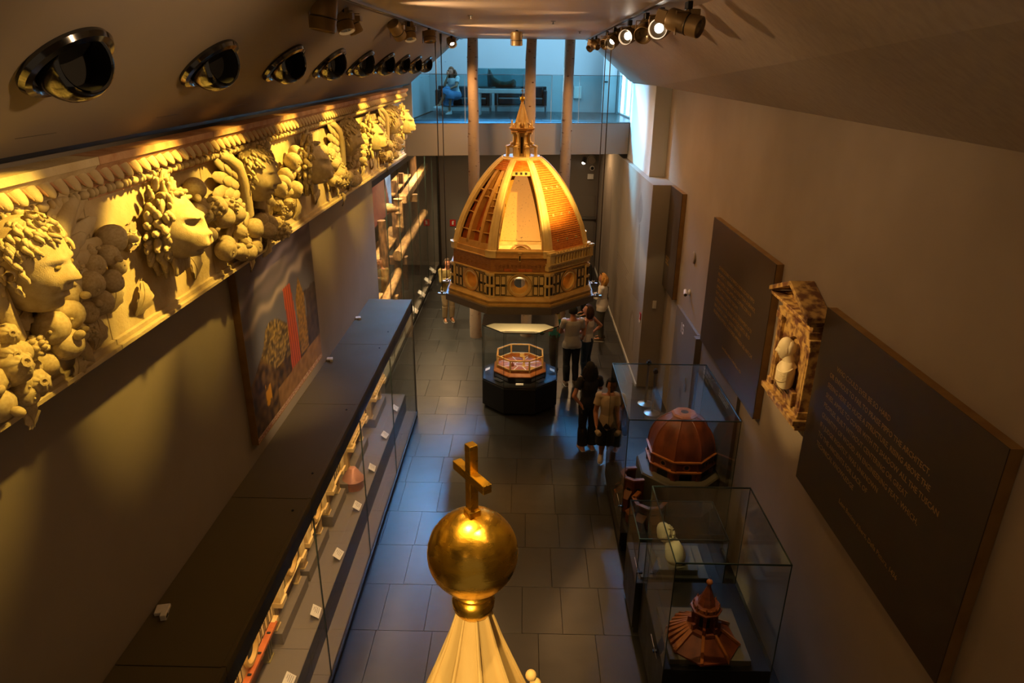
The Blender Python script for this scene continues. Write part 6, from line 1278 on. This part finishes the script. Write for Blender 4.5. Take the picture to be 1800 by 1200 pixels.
# ------------------------------------------------------------ small fittings
def sign(x, y, z, axis, label, parts):
    t = thing('fire_sign', label, 'sign', (x, y, z)); 
    for nm, m, a, c in parts: MB().box(a, c).build(nm, m, t)
sign(-2.454, 23.38, 1.40, 'y', 'small red fire extinguisher sign on the back wall left of the dome', [('plate','red',(-.10,-.006,0),(.10,.015,.22)), ('pictogram','white',(-.03,-.008,.05),(.03,-.006,.16)), ('nozzle','white',(-.015,-.008,.16),(.05,-.006,.18))])
sign(2.50, 13.75, 1.42, 'x', 'small red and white fire sign on the edge of the grey pier', [('plate','red',(-.008,-.06,.07),(.008,.06,.22)), ('caption','white',(-.008,-.06,.0),(.008,.06,.065)), ('pictogram','white',(-.010,-.02,.1),(-.008,.02,.18))])
t = thing('light_switch', 'pale switch plate on the front of the grey pier', 'switch', (2.745, 13.56, 1.80)); MB().box((-.04,-.006,0), (.04,.008,.17)).build('plate', 'whitep', t, bevel=.003); MB().box((-.02,-.010,.05), (.02,-.006,.12)).build('rocker', 'whitep', t)
t = thing('wall_disc', 'flat round pale cover on the right wall above the white security camera', 'cover', (2.945, 11.53, 3.42)); MB().lathe([(.10,0),(.10,.02),(.085,.03),(.001,.032)], 28, R(-pi/2,'Y')).build('cover', 'wallr', t, smooth=30); MB().lathe([(.006,.031),(.006,.034)], 10, R(-pi/2,'Y')).build('screw', 'steel', t)
t = thing('security_camera', 'small white security camera on the right wall', 'camera', (2.945, 11.57, 2.78)); MB().lathe([(.05,0),(.05,.02),(.03,.03)], 18, R(-pi/2,'Y')).build('mount', 'whitep', t); MB().tube([(-.03,0,0),(-.07,.01,0)], .012, 8).build('arm', 'whitep', t); MB().tube([(-.07,.05,.02),(-.09,-.06,-.03)], [.032,.035], 14).build('body', 'whitep', t, smooth=40); MB().lathe([(.026,0),(.026,.004)], 14, T(-.0915,-.067,-.033) @ R(pi/2,'X')).build('lens', 'ink', t)
t = thing('wall_spotlight', 'small chrome spotlight high on the back wall, right of the dome', 'spotlight', (1.975, 23.38, 3.69)); MB().lathe([(.05,0),(.05,.02)], 16, R(pi/2,'X')).build('mount', 'steel', t); MB().tube([(0,-.02,0),(0,-.10,.02)], .012, 8).build('arm', 'steel', t); MB().tube([(.0,-.08,.06),(-.03,-.2,-.09)], [.06,.07], 16).build('housing', 'steel', t, smooth=40); MB().lathe([(.06,0),(.06,.004)], 16, T(-.03,-.2,-.09) @ R(radians(130),'X')).build('lens', 'lens', t)
t = thing('loudspeaker_disc', 'round white loudspeaker high on the back wall', 'loudspeaker', (2.22, 23.38, 3.675)); MB().lathe([(.15,0),(.15,.03),(.12,.06),(.001,.07)], 28, R(pi/2,'X')).build('grille', 'wallr', t, smooth=40); MB().lathe([(.155,0),(.155,.02)], 28, R(pi/2,'X')).build('rim', 'whitep', t)
t = thing('dome_camera', 'small dark dome camera under the loudspeaker', 'camera', (2.25, 23.38, 3.41)); MB().lathe([(.08,0),(.08,.04)], 20, R(pi/2,'X')).build('base', 'whitep', t); MB().sphere((0,-.045,0), .055, 16, 10).build('dome', 'black', t, smooth=80)
t = thing('alarm_box', 'square white alarm box under the dome camera', 'alarm', (2.21, 23.38, 3.05)); MB().box((-.1,-.05,0), (.1,.015,.17)).build('housing', 'whitep', t, bevel=.006); MB().box((-.03,-.055,.06), (.03,-.05,.10)).build('indicator', 'card', t)
for x, y, lb in ((2.63, 12.30, 'nearer steel barrier post by the number 15 panel'), (2.57, 12.72, 'farther steel barrier post by the number 15 panel')):
    t = thing('barrier_post', lb, 'barrier post', (x, y, 0), 0, 'barrier posts'); MB().lathe([(.16,0),(.16,.02),(.06,.05),(.025,.055)], 28).build('base', 'steel', t, smooth=40); MB().lathe([(.025,.05),(.025,.93)], 16).build('post', 'steel', t, smooth=60); MB().lathe([(.032,.88),(.034,.90),(.034,.97),(.02,.985)], 16).cbox((0,0,.92), (.09,.05,.05)).build('belt_head', 'black', t)
# faint printed drawings on the pier (flat print)
PR = mat('faint_print', '#7c736b', .75); pt2 = thing('wall_drawing', 'faint printed drawing of a slender spire on the grey pier', 'drawing', (2.5095, 14.6, 1.6)); off = -Vector(pt2.location)
def flat(b, pts): 
    n = len(b.v); b.v += [(-.0012, y + off.y, z + off.z) for y, z in pts] + [(.004, y + off.y, z + off.z) for y, z in pts]; k = len(pts); b.f += [tuple(n+i for i in range(k)), tuple(n+k+i for i in range(k-1, -1, -1))] + [(n+i, n+k+i, n+k+(i+1) % k, n+(i+1) % k) for i in range(k)]
b = MB(); flat(b, [(14.86,4.0),(15.08,3.7),(15.05,3.45),(14.85,3.32),(14.60,3.42),(14.50,3.62),(14.62,3.8)]); b.build('finial', PR, pt2)
b = MB(); flat(b, [(14.84,3.32),(14.72,3.32),(14.15,1.75),(15.0,1.66)]); b.build('shaft', PR, pt2)
b = MB()
for k in range(10):
    a0, a1 = pi*k/10, pi*(k+1)/10; flat(b, [(14.75+.25*cos(a0), .95+.30*sin(a0)), (14.75+.35*cos(a0), .95+.40*sin(a0)), (14.75+.35*cos(a1), .95+.40*sin(a1)), (14.75+.25*cos(a1), .95+.30*sin(a1))])
flat(b, [(14.40,.5),(14.5,.5),(14.5,.95),(14.40,.95)]); flat(b, [(15.0,.5),(15.1,.5),(15.1,.95),(15.0,.95)]); b.build('arch', PR, pt2)
for i in range(9): b = MB(); flat(b, [(17.9,1.95-.08*i),(15.8+.15*(i % 3),1.95-.08*i),(15.8+.15*(i % 3),1.92-.08*i),(17.9,1.92-.08*i)]); b.build('text_line', PR, pt2)
b = MB(); flat(b, [(20.6+.9*cos(a), 2.4+1.4*sin(a)) for a in [pi*k/12 for k in range(13)]] + [(19.7,.6),(21.5,.6)]); b.build('arch_silhouette', PR, pt2)  # arch silhouette printed on the pier
